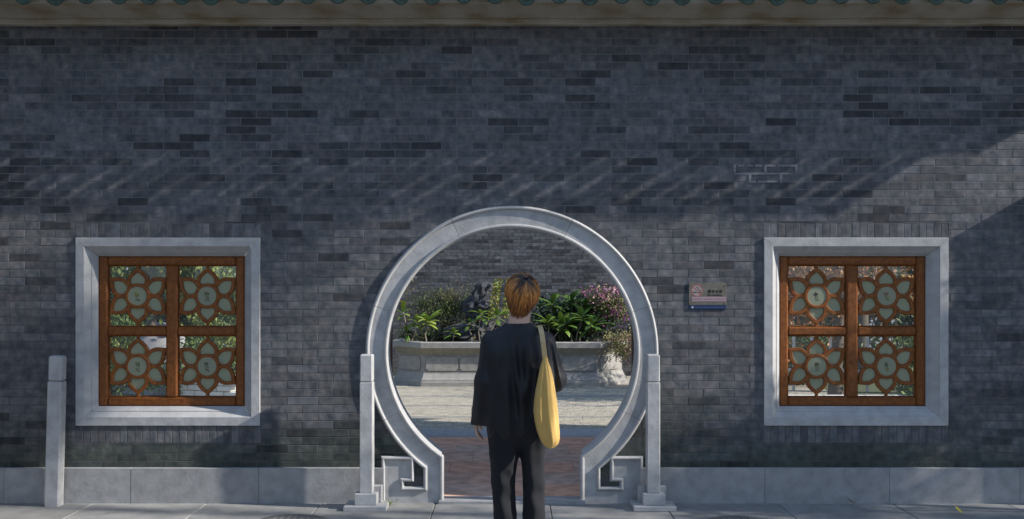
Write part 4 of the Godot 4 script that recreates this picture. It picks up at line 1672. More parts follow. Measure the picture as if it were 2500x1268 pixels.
# ------------------------------------------------------------------ side gardens, seen through the windows
func build_gardens() -> void:
	var gl := [Color(0.07, 0.12, 0.025), Color(0.10, 0.15, 0.03), Color(0.14, 0.17, 0.03), Color(0.05, 0.085, 0.02), Color(0.12, 0.16, 0.05)]
	var rs := [Color(0.30, 0.12, 0.035), Color(0.34, 0.17, 0.05), Color(0.22, 0.10, 0.04), Color(0.2, 0.16, 0.05)]
	var grp := "trees behind the windows"
	# left
	tree("tree with bright yellow green leaves behind the left window", Vector3(-5.9, 0, -8.2), 3.0, 0.09, [[Vector3(0, 2.6, 0), Vector3(1.3, 0.9, 1.0), 34], [Vector3(0.8, 2.0, 0.3), Vector3(0.8, 0.5, 0.7), 20]], 4200, 0.13, 0.06, gl, grp)
	tree("darker green tree farther back behind the left window", Vector3(-8.2, 0, -11.5), 4.0, 0.14, [[Vector3(0, 3.2, 0), Vector3(2.2, 1.6, 1.5), 40], [Vector3(1.6, 2.0, 0), Vector3(1.5, 1.0, 1.0), 24]], 5200, 0.15, 0.075, [Color(0.04, 0.075, 0.02), Color(0.06, 0.10, 0.025), Color(0.09, 0.12, 0.03)], grp)
	for q in [[-6.0, -6.9, 0.62, "low dark bush under the left window's lower left panes"], [-4.75, -7.6, 0.8, "round green bush behind the left window's right panes"], [-7.0, -9.6, 1.2, "large green bush at the back behind the left window"], [-5.5, -10.6, 1.5, "tall loose bush beside the screen wall"]]:
		var b := thing("bush", q[3], "bush", Vector3(q[0], 0, q[1]), "bushes in the side gardens")
		var st := MB.new()
		branches(st, Vector3.ZERO, [Vector3(-0.2, q[2] * 0.6, 0), Vector3(0.2, q[2] * 0.7, 0.1), Vector3(0, q[2] * 0.8, -0.1)], 0.02)
		obj("stem", st, M.bark, b)
		foliage(b, "foliage", [[Vector3(0, q[2] * 0.55, 0), Vector3(0.75, q[2] * 0.5, 0.5), 30]], 2200, 0.09, 0.042, gl if q[2] > 0.7 else [Color(0.03, 0.06, 0.02), Color(0.045, 0.08, 0.02)], 0.24)
	for q in [[-8.0, "clipped dark green hedge closing the garden behind the left window"], [8.0, "clipped dark green hedge closing the garden behind the right window"]]:
		var hd := thing("hedge", q[1], "hedge", Vector3(q[0], 0, -13.6), "hedges closing the gardens")
		var hb := MB.new()
		for i in 9:
			hb.tube([Vector3(-3.8 + i * 0.95, -0.02, 0), Vector3(-3.75 + i * 0.95, 0.9, 0.05), Vector3(-3.85 + i * 0.95, 1.9, 0)], [0.05, 0.04, 0.02], 6)
		obj("stem", hb, M.bark, hd)
		foliage(hd, "foliage", [[Vector3(-2.2, 1.2, 0), Vector3(2.0, 1.3, 0.5), 60], [Vector3(0, 1.2, 0), Vector3(2.0, 1.3, 0.5), 60], [Vector3(2.2, 1.2, 0), Vector3(2.0, 1.3, 0.5), 60]], 15000, 0.14, 0.07, [Color(0.035, 0.06, 0.02), Color(0.05, 0.085, 0.022), Color(0.07, 0.10, 0.03)] + ([Color(0.13, 0.07, 0.03)] if q[0] > 0 else []), 0.45)
	for sx in [-1.0, 1.0]:
		var lw := MB.new()
		lw.quad(Vector3(sx * 8.5 - 4.4, -0.006, -4.2), Vector3(sx * 8.5 + 4.4, -0.006, -4.2), Vector3(sx * 8.5 + 4.4, -0.006, -16), Vector3(sx * 8.5 - 4.4, -0.006, -16))
		var lo := obj("lawn", lw, mat("mossy lawn", lin(0.06, 0.075, 0.03), 0.95))
		struct(lo)
		lo.set_meta("label", "mossy garden ground behind the left window" if sx < 0 else "mossy garden ground behind the right window")
	var rock := MB.new()
	var f := FastNoiseLite.new()
	f.frequency = 1.6
	var rows := []
	for i in 16:
		var y := i / 15.0
		var line := PackedVector3Array()
		for j in 28:
			var a := TAU * j / 28
			var dir := Vector3(cos(a) * 0.7, 0, -sin(a) * 0.45) * sqrt(maxf(0.001, 1.0 - y * y))
			line.append(Vector3(0, y * 1.15, 0) + dir * (1.0 + 0.45 * f.get_noise_3d(dir.x, y, dir.z)))
		rows.append(line)
	rock.col = Color(0.34, 0.34, 0.36)
	rock.grid(rows, true)
	var ro := obj("garden_rock", rock, M.rock)
	ro.position = Vector3(-5.75, 0, -8.4)
	tag(ro, "pale grey boulder behind the left window's left panes", "rock")
	var wl := thing("brick_edging", "low whitewashed brick edging behind the left window's lower right pane", "wall", Vector3(-4.62, 0, -7.0), "")
	brick_stack(wl, 4, 5, 0.26, 0.085, M.white)
	wl.rotation.y = -0.35
	# right
	tree("tree with orange brown leaves and dark leaning trunk behind the right window", Vector3(5.0, 0, -7.3), 3.0, 0.10, [[Vector3(0.4, 2.35, 0), Vector3(1.2, 0.9, 0.9), 34], [Vector3(-0.6, 1.7, 0.2), Vector3(0.6, 0.6, 0.6), 18]], 4200, 0.10, 0.05, rs, grp)
	tree("second tree with orange brown leaves, on the right behind the right window", Vector3(6.6, 0, -8.2), 3.2, 0.13, [[Vector3(0.0, 2.3, 0), Vector3(1.2, 1.0, 0.9), 34]], 3200, 0.11, 0.05, rs + gl, grp)
	tree("tall dark trunked green tree at the back behind the right window", Vector3(6.9, 0, -12.0), 4.4, 0.16, [[Vector3(0, 3.3, 0), Vector3(2.4, 1.6, 1.5), 40], [Vector3(-1.6, 1.9, 0), Vector3(1.5, 1.0, 1.0), 24]], 5200, 0.15, 0.075, [Color(0.04, 0.075, 0.02), Color(0.06, 0.10, 0.025), Color(0.16, 0.11, 0.04)], grp)
	for q in [[6.25, -7.4, 0.85, "green bush behind the right window's right panes"], [5.1, -9.5, 1.0, "green bush behind the white railing"], [6.3, -6.6, 0.35, "small bright tuft behind the right window's lower right pane"]]:
		var b := thing("bush", q[3], "bush", Vector3(q[0], 0, q[1]), "bushes in the side gardens")
		var st := MB.new()
		branches(st, Vector3.ZERO, [Vector3(-0.2, q[2] * 0.6, 0), Vector3(0.2, q[2] * 0.7, 0.1), Vector3(0, q[2] * 0.8, -0.1)], 0.02)
		obj("stem", st, M.bark, b)
		foliage(b, "foliage", [[Vector3(0, q[2] * 0.55, 0), Vector3(0.65, q[2] * 0.5, 0.5), 30]], 2000, 0.09, 0.042, gl, 0.22)
	var kw := thing("garden_kerb", "low pale stone kerb behind the right window's lower panes", "kerb", Vector3(5.2, 0, -6.4))
	for i in 5:
		var b := MB.new()
		b.box(Vector3(-1.3 + i * 0.6, 0, -0.1), Vector3(-1.3 + i * 0.6 + 0.594, 0.16, 0.1), 0.01)
		obj("kerb_stone", b, M.white, kw)
	var ra := thing("railing", "white garden railing sloping behind the right window's lower left pane", "railing", Vector3(5.0, 0.0, -8.6))
	ra.rotation.y = -0.3
	var b := MB.new()
	b.box(Vector3(-1.2, 0.92, -0.04), Vector3(1.2, 1.0, 0.04), 0.01)
	obj("top_rail", b, M.white, ra)
	b = MB.new()
	b.box(Vector3(-1.2, 0.3, -0.03), Vector3(1.2, 0.36, 0.03), 0.01)
	obj("bottom_rail", b, M.white, ra)
	for i in 9:
		b = MB.new()
		b.box(Vector3(-1.2 + i * 0.29, 0.0, -0.025), Vector3(-1.15 + i * 0.29, 0.919, 0.025), 0.006)
		obj("baluster", b, M.white, ra)


func brick_stack(t: Node3D, nx: int, ny: int, w: float, h: float, m: Material) -> void:
	for k in ny:
		for i in nx:
			var b := MB.new()
			var x := (i - nx / 2.0) * w + (w / 2 if k % 2 else 0.0)
			b.box(Vector3(x + 0.005, k * h + 0.005, -0.06), Vector3(x + w - 0.005, (k + 1) * h - 0.004, 0.06 + rnd(0, 0.008)), 0.006)
			obj("brick", b, m, t)


# ------------------------------------------------------------------ camera-side trees (shade and reflections)
func build_street_trees() -> void:
	var gl := [Color(0.05, 0.085, 0.022), Color(0.075, 0.115, 0.028), Color(0.04, 0.07, 0.02), Color(0.09, 0.13, 0.03)]
	var grp := "street trees on the viewer's side"
	tree("small street tree to the right of the viewer's path", Vector3(7.1, 0, 0.85), 3.0, 0.05, [[Vector3(0, 2.95, 0), Vector3(0.7, 0.55, 0.32), 26]], 2600, 0.12, 0.055, gl, grp)
	tree("large street tree far to the right", Vector3(9.9, 0, 2.6), 8.3, 0.1, [[Vector3(0, 8.75, 0), Vector3(1.0, 0.75, 0.3), 20]], 1500, 0.15, 0.075, gl, grp, 0.45)
	tree("street tree close to the left end of the wall", Vector3(-7.4, 0, 2.4), 4.2, 0.14, [[Vector3(0, 3.6, 0), Vector3(1.6, 1.8, 1.5), 46], [Vector3(0.3, 1.6, -0.4), Vector3(1.1, 1.2, 1.2), 30]], 8000, 0.14, 0.07, gl, grp)
	tree("slim street tree to the right of the viewer, farther from the wall", Vector3(9.6, 0, 4.15), 6.8, 0.08, [[Vector3(0, 7.15, 0), Vector3(0.6, 0.55, 0.45), 18]], 1200, 0.15, 0.075, gl, grp, 0.4)
	tree("thin crowned street tree far to the viewer's right", Vector3(9.9, 0, 2.3), 5.8, 0.09, [[Vector3(-0.6, 6.1, 0), Vector3(1.0, 0.5, 0.28), 16], [Vector3(1.1, 6.3, 0.05), Vector3(0.9, 0.5, 0.3), 10]], 150, 0.14, 0.07, gl, grp, 0.4)
	tree("thin crowned street tree farthest to the viewer's right", Vector3(13.4, 0, 2.35), 5.8, 0.09, [[Vector3(-0.6, 6.2, 0), Vector3(1.0, 0.5, 0.3), 18], [Vector3(1.1, 6.3, -0.05), Vector3(0.9, 0.5, 0.3), 12]], 520, 0.14, 0.07, gl, grp, 0.4)
	tree("dense street tree close in at the viewer's left", Vector3(-6.9, 0, 6.9), 4.6, 0.16, [[Vector3(0, 4.2, 0), Vector3(1.5, 2.0, 1.7), 50], [Vector3(-0.5, 1.6, -0.6), Vector3(1.2, 1.3, 1.5), 40]], 11000, 0.18, 0.09, gl, grp)
	tree("dense street tree at the viewer's right", Vector3(7.2, 0, 7.2), 4.6, 0.16, [[Vector3(0, 4.0, 0), Vector3(1.5, 2.2, 1.5), 50], [Vector3(0.2, 1.6, -0.2), Vector3(1.3, 1.4, 1.4), 40]], 11000, 0.18, 0.09, gl, grp)
	tree("street tree behind the viewer on the left", Vector3(-7.5, 0, 15.0), 6.0, 0.2, [[Vector3(0, 6.0, 0), Vector3(3.4, 2.8, 2.6), 60]], 6000, 0.2, 0.1, gl, grp)
	tree("street tree behind the viewer", Vector3(2.0, 0, 19.0), 6.0, 0.2, [[Vector3(0, 5.6, 0), Vector3(3.6, 3.0, 2.6), 60]], 6000, 0.2, 0.1, gl, grp)


# a dark rendered wing wall that runs forward from the left end of the brick wall
func build_wing() -> void:
	var t := thing("wing_wall", "dark grey rendered wing wall running forward from the brick wall's left end", "wall", Vector3(-5.05, 0, 0.05))
	var b := MB.new()
	b.box(Vector3(-0.2, -0.02, 0.0), Vector3(0.2, 3.7, 4.6), 0.01)
	obj("wall_body", b, mat("dark grey render", lin(0.07, 0.073, 0.08), 0.95), t)
	b = MB.new()
	b.box(Vector3(-0.24, -0.02, 0.02), Vector3(0.24, 0.28, 4.64), 0.006)
	obj("plinth", b, M.stone, t)
	b = MB.new()
	b.box(Vector3(-0.36, 3.703, -0.05), Vector3(0.36, 3.80, 4.75), 0.02)
	obj("coping", b, M.glaze, t)


# ------------------------------------------------------------------ the person
const PB := Vector3(0.048, 0.0, 2.19)


func fold_back(p: Vector3) -> Vector3:
	# cloth folds: soft ridges that hang from the shoulders, in figure coordinates
	var q := p + PB
	var k := 0.0
	var y := q.y
	var ridges := [[-0.075, 1.44, -0.135, 0.90, 0.034, 0.022], [0.0, 1.46, 0.05, 1.05, 0.016, 0.017], [0.095, 1.43, 0.085, 1.12, 0.018, 0.014], [-0.03, 1.30, -0.03, 0.86, 0.03, 0.012], [0.16, 1.40, 0.13, 0.95, 0.022, 0.012], [0.24, 1.42, 0.285, 1.14, 0.014, 0.014], [0.20, 1.40, 0.235, 1.1, 0.014, 0.012], [-0.15, 1.42, -0.20, 0.95, 0.022, 0.013], [0.06, 1.2, 0.055, 0.86, 0.022, 0.013]]
	for r in ridges:
		var t := clampf((r[1] - y) / (r[1] - r[3]), -0.3, 1.2)
		var x := lerpf(r[0], r[2], t)
		var fade := smoothstep(-0.15, 0.2, t) * (1.0 - smoothstep(0.85, 1.15, t))
		k += 1.5 * r[5] * exp(-pow((q.x - x) / r[4], 2.0)) * fade
	k -= 0.008
	k += 0.006 * sin(q.x * 60.0 + y * 9.0) * sin(y * 13.0 + q.x * 7.0)
	k *= smoothstep(1.47, 1.37, y)
	return p + Vector3(0, 0, k * (1.0 if p.z > -0.02 else -0.7))


func build_person() -> void:
	var t := thing("person", "person with short copper hair and loose black clothes, standing before the moon gate", "person", PB)
	var o := PB
	# joints in world coordinates, less the base
	var j := func(x: float, y: float, z: float) -> Vector3: return Vector3(x - o.x, y, z)
	# ---- body: one continuous surface
	var body := MB.new()
	var f := Field.new(Vector3(-0.36, 0.0, -0.34), Vector3(0.34, 1.60, 0.26), 0.0125)
	f.bone(j.call(0.042, 1.0, 0.0), j.call(0.04, 1.12, 0.01), 0.112, 0.112, 0.05, 1.15, 0.8)
	f.bone(j.call(0.04, 1.12, 0.01), j.call(0.036, 1.34, 0.012), 0.108, 0.112, 0.05, 1.15, 0.75)
	f.bone(j.call(-0.09, 1.40, 0.01), j.call(0.16, 1.40, 0.01), 0.045, 0.045, 0.06)
	f.bone(j.call(-0.025, 1.452, 0.012), j.call(0.09, 1.452, 0.012), 0.042, 0.042, 0.05)
	f.bone(j.call(0.036, 1.42, 0.02), j.call(0.04, 1.58, 0.0), 0.066, 0.055, 0.05)
	f.bone(j.call(-0.105, 1.40, 0.01), j.call(-0.172, 1.17, 0.04), 0.042, 0.034, 0.03)
	f.bone(j.call(-0.172, 1.17, 0.04), j.call(-0.212, 0.985, -0.04), 0.034, 0.026, 0.02)
	f.bone(j.call(0.18, 1.40, 0.01), j.call(0.258, 1.18, 0.03), 0.042, 0.034, 0.03)
	f.bone(j.call(0.258, 1.18, 0.03), j.call(0.232, 1.13, -0.19), 0.034, 0.026, 0.02)
	for s in [[-0.045, -0.046, -0.036], [0.128, 0.115, 0.129]]:
		f.bone(j.call(s[0], 0.93, 0.0), j.call(s[1], 0.55, -0.01), 0.062, 0.048, 0.02)
		f.bone(j.call(s[1], 0.55, -0.01), j.call(s[2], 0.09, 0.02), 0.05, 0.036, 0.02)
		f.bone(j.call(s[2], 0.06, 0.03), j.call(s[2], 0.035, -0.12), 0.036, 0.03, 0.02)
	f.mesh(body)
	# head with a face turned away from us, tilted a little to the right
	var hc: Vector3 = j.call(0.058, 1.675, -0.01)
	var h := Field.new(hc - Vector3(0.13, 0.19, 0.16), hc + Vector3(0.13, 0.15, 0.15), 0.005)
	h.bone(hc + Vector3(0, 0.025, 0.012), hc + Vector3(0, 0.02, -0.02), 0.082, 0.078, 0.03, 0.85, 1.1)
	h.bone(hc + Vector3(0, -0.03, -0.04), hc + Vector3(0, -0.085, -0.062), 0.056, 0.036, 0.03)
	h.bone(hc + Vector3(0, 0.0, -0.105), hc + Vector3(0, -0.03, -0.118), 0.009, 0.014, 0.012)      # nose
	h.bone(hc + Vector3(-0.016, -0.062, -0.098), hc + Vector3(0.016, -0.062, -0.098), 0.007, 0.007, 0.008)   # lips
	h.bone(hc + Vector3(-0.045, 0.022, -0.094), hc + Vector3(0.045, 0.022, -0.094), 0.010, 0.010, 0.015)    # brow
	for s in [-1.0, 1.0]:
		h.bone(hc + Vector3(s * 0.03, 0.002, -0.088), hc + Vector3(s * 0.033, 0.002, -0.088), 0.013, 0.013, 0.004)   # eyeballs under lids
		h.bone(hc + Vector3(s * 0.073, 0.012, 0.008), hc + Vector3(s * 0.071, -0.028, 0.0), 0.014, 0.010, 0.006, 0.6, 1.0)   # ears
	h.bone(hc + Vector3(-0.004, -0.06, 0.01), hc + Vector3(-0.02, -0.17, 0.022), 0.058, 0.064, 0.03)
	h.mesh(body)
	# hands, five bent fingers each
	hand(body, j.call(-0.212, 0.985, -0.04), Vector3(0.0, -0.98, -0.18), Vector3(-1, 0, 0.1), -1.0)
	hand(body, j.call(0.232, 1.13, -0.19), Vector3(-0.35, 0.25, -0.9), Vector3(0.9, 0.1, -0.3), 1.0)
	obj("body", body, M.skin, t)
	# ---- eyes
	for s in [-1.0, 1.0]:
		var e := SphereMesh.new()
		e.radius = 0.0105
		e.height = 0.021
		put("eye", e, M.lampwhite, t, hc + Vector3(s * 0.031, 0.002, -0.093))
	# ---- trousers
	var tr := MB.new()
	var g := Field.new(Vector3(-0.26, 0.02, -0.22), Vector3(0.26, 1.04, 0.22), 0.0115)
	g.bone(j.call(-0.02, 0.96, 0.0), j.call(0.105, 0.96, 0.0), 0.118, 0.118, 0.04, 1.0, 1.0)
	g.bone(j.call(-0.01, 0.865, 0.0), j.call(0.09, 0.865, 0.0), 0.088, 0.088, 0.04)
	g.bone(j.call(-0.046, 0.93, 0.0), j.call(-0.046, 0.76, 0.0), 0.105, 0.085, 0.02, 1.0, 1.15)
	g.bone(j.call(-0.046, 0.76, 0.0), j.call(-0.052, 0.60, -0.003), 0.085, 0.069, 0.012, 1.0, 1.15)
	g.bone(j.call(-0.052, 0.60, -0.003), j.call(-0.040, 0.40, -0.005), 0.069, 0.066, 0.012, 1.0, 1.15)
	g.bone(j.call(-0.040, 0.40, -0.005), j.call(-0.034, 0.115, 0.015), 0.066, 0.064, 0.012, 1.0, 1.2)
	g.bone(j.call(0.13, 0.93, 0.0), j.call(0.12, 0.76, 0.0), 0.10, 0.070, 0.02, 1.0, 1.15)
	g.bone(j.call(0.12, 0.76, 0.0), j.call(0.127, 0.58, -0.003), 0.070, 0.063, 0.012, 1.0, 1.2)
	g.bone(j.call(0.127, 0.58, -0.003), j.call(0.127, 0.40, -0.005), 0.063, 0.065, 0.012, 1.0, 1.2)
	g.bone(j.call(0.127, 0.40, -0.005), j.call(0.131, 0.115, 0.015), 0.065, 0.064, 0.012, 1.0, 1.2)
	g.mesh(tr, func(p: Vector3) -> Vector3:
		var k := 0.006 * sin(p.y * 38.0 + p.x * 30.0) * smoothstep(0.8, 0.5, p.y) + 0.005 * sin(p.x * 70.0 + p.y * 6.0) + 0.008 * exp(-pow((p.y - 0.62 - absf(p.x) * 0.8) / 0.03, 2.0))
		return p + Vector3(0, 0, k * signf(p.z)))
	obj("trousers", tr, M.trouser, t)
	# ---- loose top
	var tp := MB.new()
	var q := Field.new(Vector3(-0.38, 0.76, -0.30), Vector3(0.36, 1.56, 0.24), 0.0105)
	q.bone(j.call(0.0, 1.375, 0.01), j.call(0.08, 1.375, 0.01), 0.118, 0.118, 0.05, 1.0, 0.95)
	q.bone(j.call(-0.045, 1.32, 0.01), j.call(-0.045, 0.93, 0.0), 0.125, 0.125, 0.05, 1.0, 1.02)
	q.bone(j.call(0.095, 1.32, 0.01), j.call(0.085, 0.95, 0.0), 0.12, 0.115, 0.05, 1.0, 1.02)
	q.bone(j.call(0.03, 1.458, 0.01), j.call(-0.115, 1.405, 0.01), 0.062, 0.056, 0.05)
	q.bone(j.call(0.03, 1.458, 0.01), j.call(0.188, 1.405, 0.01), 0.062, 0.056, 0.05)
	q.bone(j.call(0.03, 1.45, 0.018), j.call(0.034, 1.485, 0.015), 0.085, 0.07, 0.04)
	q.bone(j.call(-0.118, 1.395, 0.01), j.call(-0.155, 1.18, 0.03), 0.062, 0.064, 0.04, 0.9, 1.1)
	q.bone(j.call(-0.155, 1.18, 0.03), j.call(-0.192, 0.90, -0.025), 0.064, 0.056, 0.03, 0.95, 1.3)
	q.bone(j.call(0.188, 1.395, 0.01), j.call(0.243, 1.19, 0.03), 0.062, 0.072, 0.03, 0.98, 1.1)
	q.bone(j.call(0.245, 1.19, 0.03), j.call(0.225, 1.145, -0.12), 0.068, 0.055, 0.025)
	# hem: cut everything below, and the neck hole
	for z in q.nz:
		for y in q.ny:
			for x in q.nx:
				var i := (z * q.ny + y) * q.nx + x
				var p := q.lo + Vector3(x, y, z) * q.cell
				var wx := p.x + o.x
				var hem := 0.845 + 0.006 * sin(wx * 40.0) if wx > -0.10 else 0.862
				var sleeve := 0.925
				var cut := (hem - p.y) if wx > -0.137 else (sleeve - p.y)
				var neck := 0.086 - Vector3((wx - 0.03), (p.y - 1.578) * 0.95, (p.z - 0.015)).length()
				q.d[i] = maxf(q.d[i], maxf(cut, neck))
	q.mesh(tp, fold_back)
	obj("black_top", tp, M.black_cloth, t)
	# ---- hair: a shell under strands that fall from the crown
	var hs := Field.new(hc - Vector3(0.15, 0.18, 0.17), hc + Vector3(0.15, 0.15, 0.17), 0.006)
	hs.bone(hc + Vector3(0.001, 0.028, 0.012), hc + Vector3(0.001, 0.022, -0.028), 0.084, 0.084, 0.03, 0.88, 1.1)
	hs.bone(hc + Vector3(0.0, -0.01, 0.03), hc + Vector3(-0.014, -0.085, 0.045), 0.076, 0.052, 0.03, 0.92, 0.75)
	var shell := MB.new()
	shell.col = Color(0.06, 0.022, 0.008)
	# the face stays clear
	for z in hs.nz:
		for y in hs.ny:
			for x in hs.nx:
				var p := hs.lo + Vector3(x, y, z) * hs.cell - hc
				if p.z < -0.045 and p.y < 0.035 or (p.z < 0.0 and p.y < -0.045):
					var i := (z * hs.ny + y) * hs.nx + x
					hs.d[i] = maxf(hs.d[i], 0.004)
	hs.mesh(shell)
	var tilt := Basis(Vector3.BACK, -0.12) * Basis(Vector3.RIGHT, 0.62)
	var whorl := hc + Vector3(0.012, 0.0, 0.01)
	for i in 1500:
		var az := rnd(-PI, PI)
		var back := cos(az)          # 1 towards the camera
		var start := rnd(0.06, 0.75) if rng.randf() < 0.75 else rnd(0.7, 1.5)
		var stop := lerpf(1.93, 2.11, smoothstep(-0.1, 0.6, back)) + rnd(-0.4, 0.04)
		if back < -0.3:
			stop = minf(stop, rnd(1.7, 2.05))
		var lift := rnd(0.001, 0.013)
		var wid := rnd(0.0022, 0.0052)
		var swirl := rnd(-0.16, 0.16) + 0.12 * sin(az * 3.0)
		var light := rnd(0.35, 1.5)
		var rootoff := rnd(-0.25, 0.15) + 0.18 * sin(az * 4.0 + 1.0)
		var rows := []
		var seg := 9
		var cc := PackedColorArray()
		for k in seg + 1:
			var u := float(k) / seg
			var th := lerpf(start, maxf(stop, start + 0.35), u)
			var ph := az + swirl * u * u
			var dir := tilt * Vector3(sin(th) * sin(ph), cos(th), sin(th) * cos(ph))
			var r := 0.05
			for it in 26:
				if hs.sample(whorl + dir * r) > 0.0:
					break
				r += 0.005
			var bump := lift + 0.006 * sin(u * PI) + 0.007 * maxf(0.0, 1.0 - absf(th - 1.0) * 1.6)
			var p := whorl + dir * (r + bump)
			var side := tilt * Vector3(cos(ph), 0, -sin(ph))
			var w := wid * (1.0 if u < 0.6 else lerpf(1.0, 0.15, (u - 0.6) / 0.4))
			rows.append(PackedVector3Array([p - side * w, p + dir * 0.0015, p + side * w]))
			var root := smoothstep(0.2, 0.8, th + rootoff)
			var low := smoothstep(1.0, 1.9, th)
			var c := Color(0.022, 0.013, 0.011).lerp(Color(0.42, 0.165, 0.04) * light, root).lerp(Color(0.13, 0.042, 0.011) * light, low * 0.75)
			cc.append(c)
		var before := shell.c.size()
		shell.grid(rows)
		# colour each vertex by its row: six triangles corners per cell, two cells per row
		var n := before
		for k in seg:
			for cell in 2:
				# corner rows as grid() emits them (order a, d, b)
				for rr in [k, k + 1, k, k, k + 1, k + 1]:
					shell.c[n] = cc[rr]
					n += 1
	obj("hair", shell, M.hair, t)
	# ---- shoes
	for x in [-0.036, 0.13]:
		var sh := MB.new()
		var sf := Field.new(j.call(x, -0.01, -0.02) - Vector3(0.08, 0.0, 0.2), j.call(x, 0.16, 0.02) + Vector3(0.08, 0.0, 0.14), 0.008)
		sf.bone(j.call(x, 0.055, 0.045), j.call(x, 0.045, -0.04), 0.048, 0.046, 0.03)
		sf.bone(j.call(x, 0.045, -0.04), j.call(x, 0.032, -0.15), 0.046, 0.034, 0.03, 1.15, 1.0)
		sf.bone(j.call(x, 0.09, 0.04), j.call(x, 0.12, 0.03), 0.045, 0.045, 0.03)
		for z in sf.nz:
			for y in sf.ny:
				for xx in sf.nx:
					var i := (z * sf.ny + y) * sf.nx + xx
					sf.d[i] = maxf(sf.d[i], 0.002 - (sf.lo.y + y * sf.cell))
		sf.mesh(sh)
		obj("shoe", sh, M.shoe, t)


func hand(b: MB, wrist: Vector3, along: Vector3, outward: Vector3, side: float) -> void:
	along = along.normalized()
	var palm_n := (outward - along * outward.dot(along)).normalized()      # back of the hand
	var across := along.cross(palm_n).normalized() * side
	var f := Field.new(wrist - Vector3.ONE * 0.21, wrist + Vector3.ONE * 0.21, 0.0042)
	f.bone(wrist - along * 0.03, wrist + along * 0.02, 0.026, 0.026, 0.015)
	for k in 4:
		var off := across * (-0.028 + k * 0.0185)
		f.bone(wrist + off * 0.5, wrist + along * 0.082 + off, 0.017, 0.0125, 0.012)
		var l: float = [0.062, 0.076, 0.08, 0.07][k]
		var p := wrist + along * 0.085 + off
		var d := along
		for s in 3:
			d = (d - palm_n * (0.22 + 0.16 * s)).normalized()
			var q: Vector3 = p + d * l * [0.44, 0.32, 0.26][s]
			f.bone(p, q, 0.0092 - s * 0.0008, 0.0086 - s * 0.0008, 0.003)
			p = q
	var tb := wrist + along * 0.02 + across * 0.022
	var t1 := tb + (along * 0.6 + across * 0.7 - palm_n * 0.3).normalized() * 0.045
	var t2 := t1 + (along * 0.85 + across * 0.25 - palm_n * 0.4).normalized() * 0.032
	f.bone(tb, t1, 0.016, 0.0115, 0.01)
	f.bone(t1, t2, 0.011, 0.009, 0.003)
	f.mesh(b)


func build_bag() -> void:
	var z := 0.165
	var s := 2440.0 / (8.0 - 2.19 - z)
	var base := Vector3(0.19, 0, 2.19 + z)
	var t := thing("tote_bag", "slouchy mustard cloth shoulder bag hanging at the person's right side", "bag", base)
	var prof := [[868, 1327, 1336], [884, 1323, 1339], [900, 1318, 1345], [925, 1313, 1351], [950, 1308, 1355], [978, 1304, 1359], [1005, 1302, 1362], [1030, 1305, 1364], [1052, 1310, 1366], [1070, 1317, 1366.5], [1082, 1323, 1364], [1090, 1330, 1358], [1094, 1338, 1351]]
	var rows := []
	for i in prof.size():
		var q: Array = prof[i]
		var y: float = 1.73 + (700.0 - q[0]) / s
		var cx: float = ((q[1] + q[2]) / 2.0 - 1250.0) / s - base.x
		var hw: float = (q[2] - q[1]) / 2.0 / s
		var u := float(i) / (prof.size() - 1)
		var hd := 0.012 + 0.055 * sin(PI * clampf(u * 1.08, 0, 1)) if i < prof.size() - 1 else 0.012
		var line := PackedVector3Array()
		for j in 48:
			var a := TAU * j / 48
			var fold := 1.0 + 0.16 * sin(a * 5.0 + u * 2.2 + sin(u * 9.0) * 0.5) * sin(PI * u) + 0.10 * sin(a * 11.0 - u * 3.0) * (1.0 - u * 0.7) + 0.06 * sin(a * 3.0 + u * 15.0) * u
			line.append(Vector3(cx + cos(a) * hw * lerpf(1.0, fold, 0.22), y, -sin(a) * hd * fold))
		rows.append(line)
	rows.reverse()
	var b := MB.new()
	b.grid(rows, true)
	var last: PackedVector3Array = rows[0]
	var mid := Vector3.ZERO
	for p in last:
		mid += p / last.size()
	mid.y -= 0.006
	for j in last.size():
		b.tri(mid, last[(j + 1) % last.size()], last[j])
	obj("sack", b, M.canvas, t)
	# strap over the shoulder
	var w := func(px: float, py: float, zz: float) -> Vector3:
		var ss := 2440.0 / (8.0 - 2.19 - zz)
		return Vector3((px - 1250.0) / ss, 1.73 + (700.0 - py) / ss, 2.19 + zz) - base
	var path := [w.call(1331.5, 890, 0.165), w.call(1330, 868, 0.178), w.call(1326, 835, 0.185), w.call(1323, 815, 0.165), w.call(1320, 803, 0.125), w.call(1318, 797, 0.07), w.call(1318, 795.5, 0.01), w.call(1318, 800, -0.06), w.call(1319, 830, -0.13), w.call(1323, 880, -0.15), w.call(1328, 920, -0.1), w.call(1331, 935, 0.12)]
	var lines := [[], [], [], []]
	rows = []
	for i in path.size():
		var p: Vector3 = path[i]
		var d: Vector3 = (path[mini(i + 1, path.size() - 1)] - path[maxi(i - 1, 0)]).normalized()
		var sd := Vector3(1, 0, 0)
		var up := sd.cross(d).normalized()
		if up.z < 0 and i < 5:
			up = -up
		rows.append(PackedVector3Array([p - sd * 0.014 - up * 0.002, p - sd * 0.014 + up * 0.002, p + sd * 0.014 + up * 0.002, p + sd * 0.014 - up * 0.002]))
	b = MB.new()
	for i in rows.size() - 1:
		for jj in 4:
			var k := (jj + 1) % 4
			b.face_out([rows[i][jj], rows[i][k], rows[i + 1][k], rows[i + 1][jj]], (path[i] + path[i + 1]) / 2.0)
	obj("strap", b, M.strap, t)


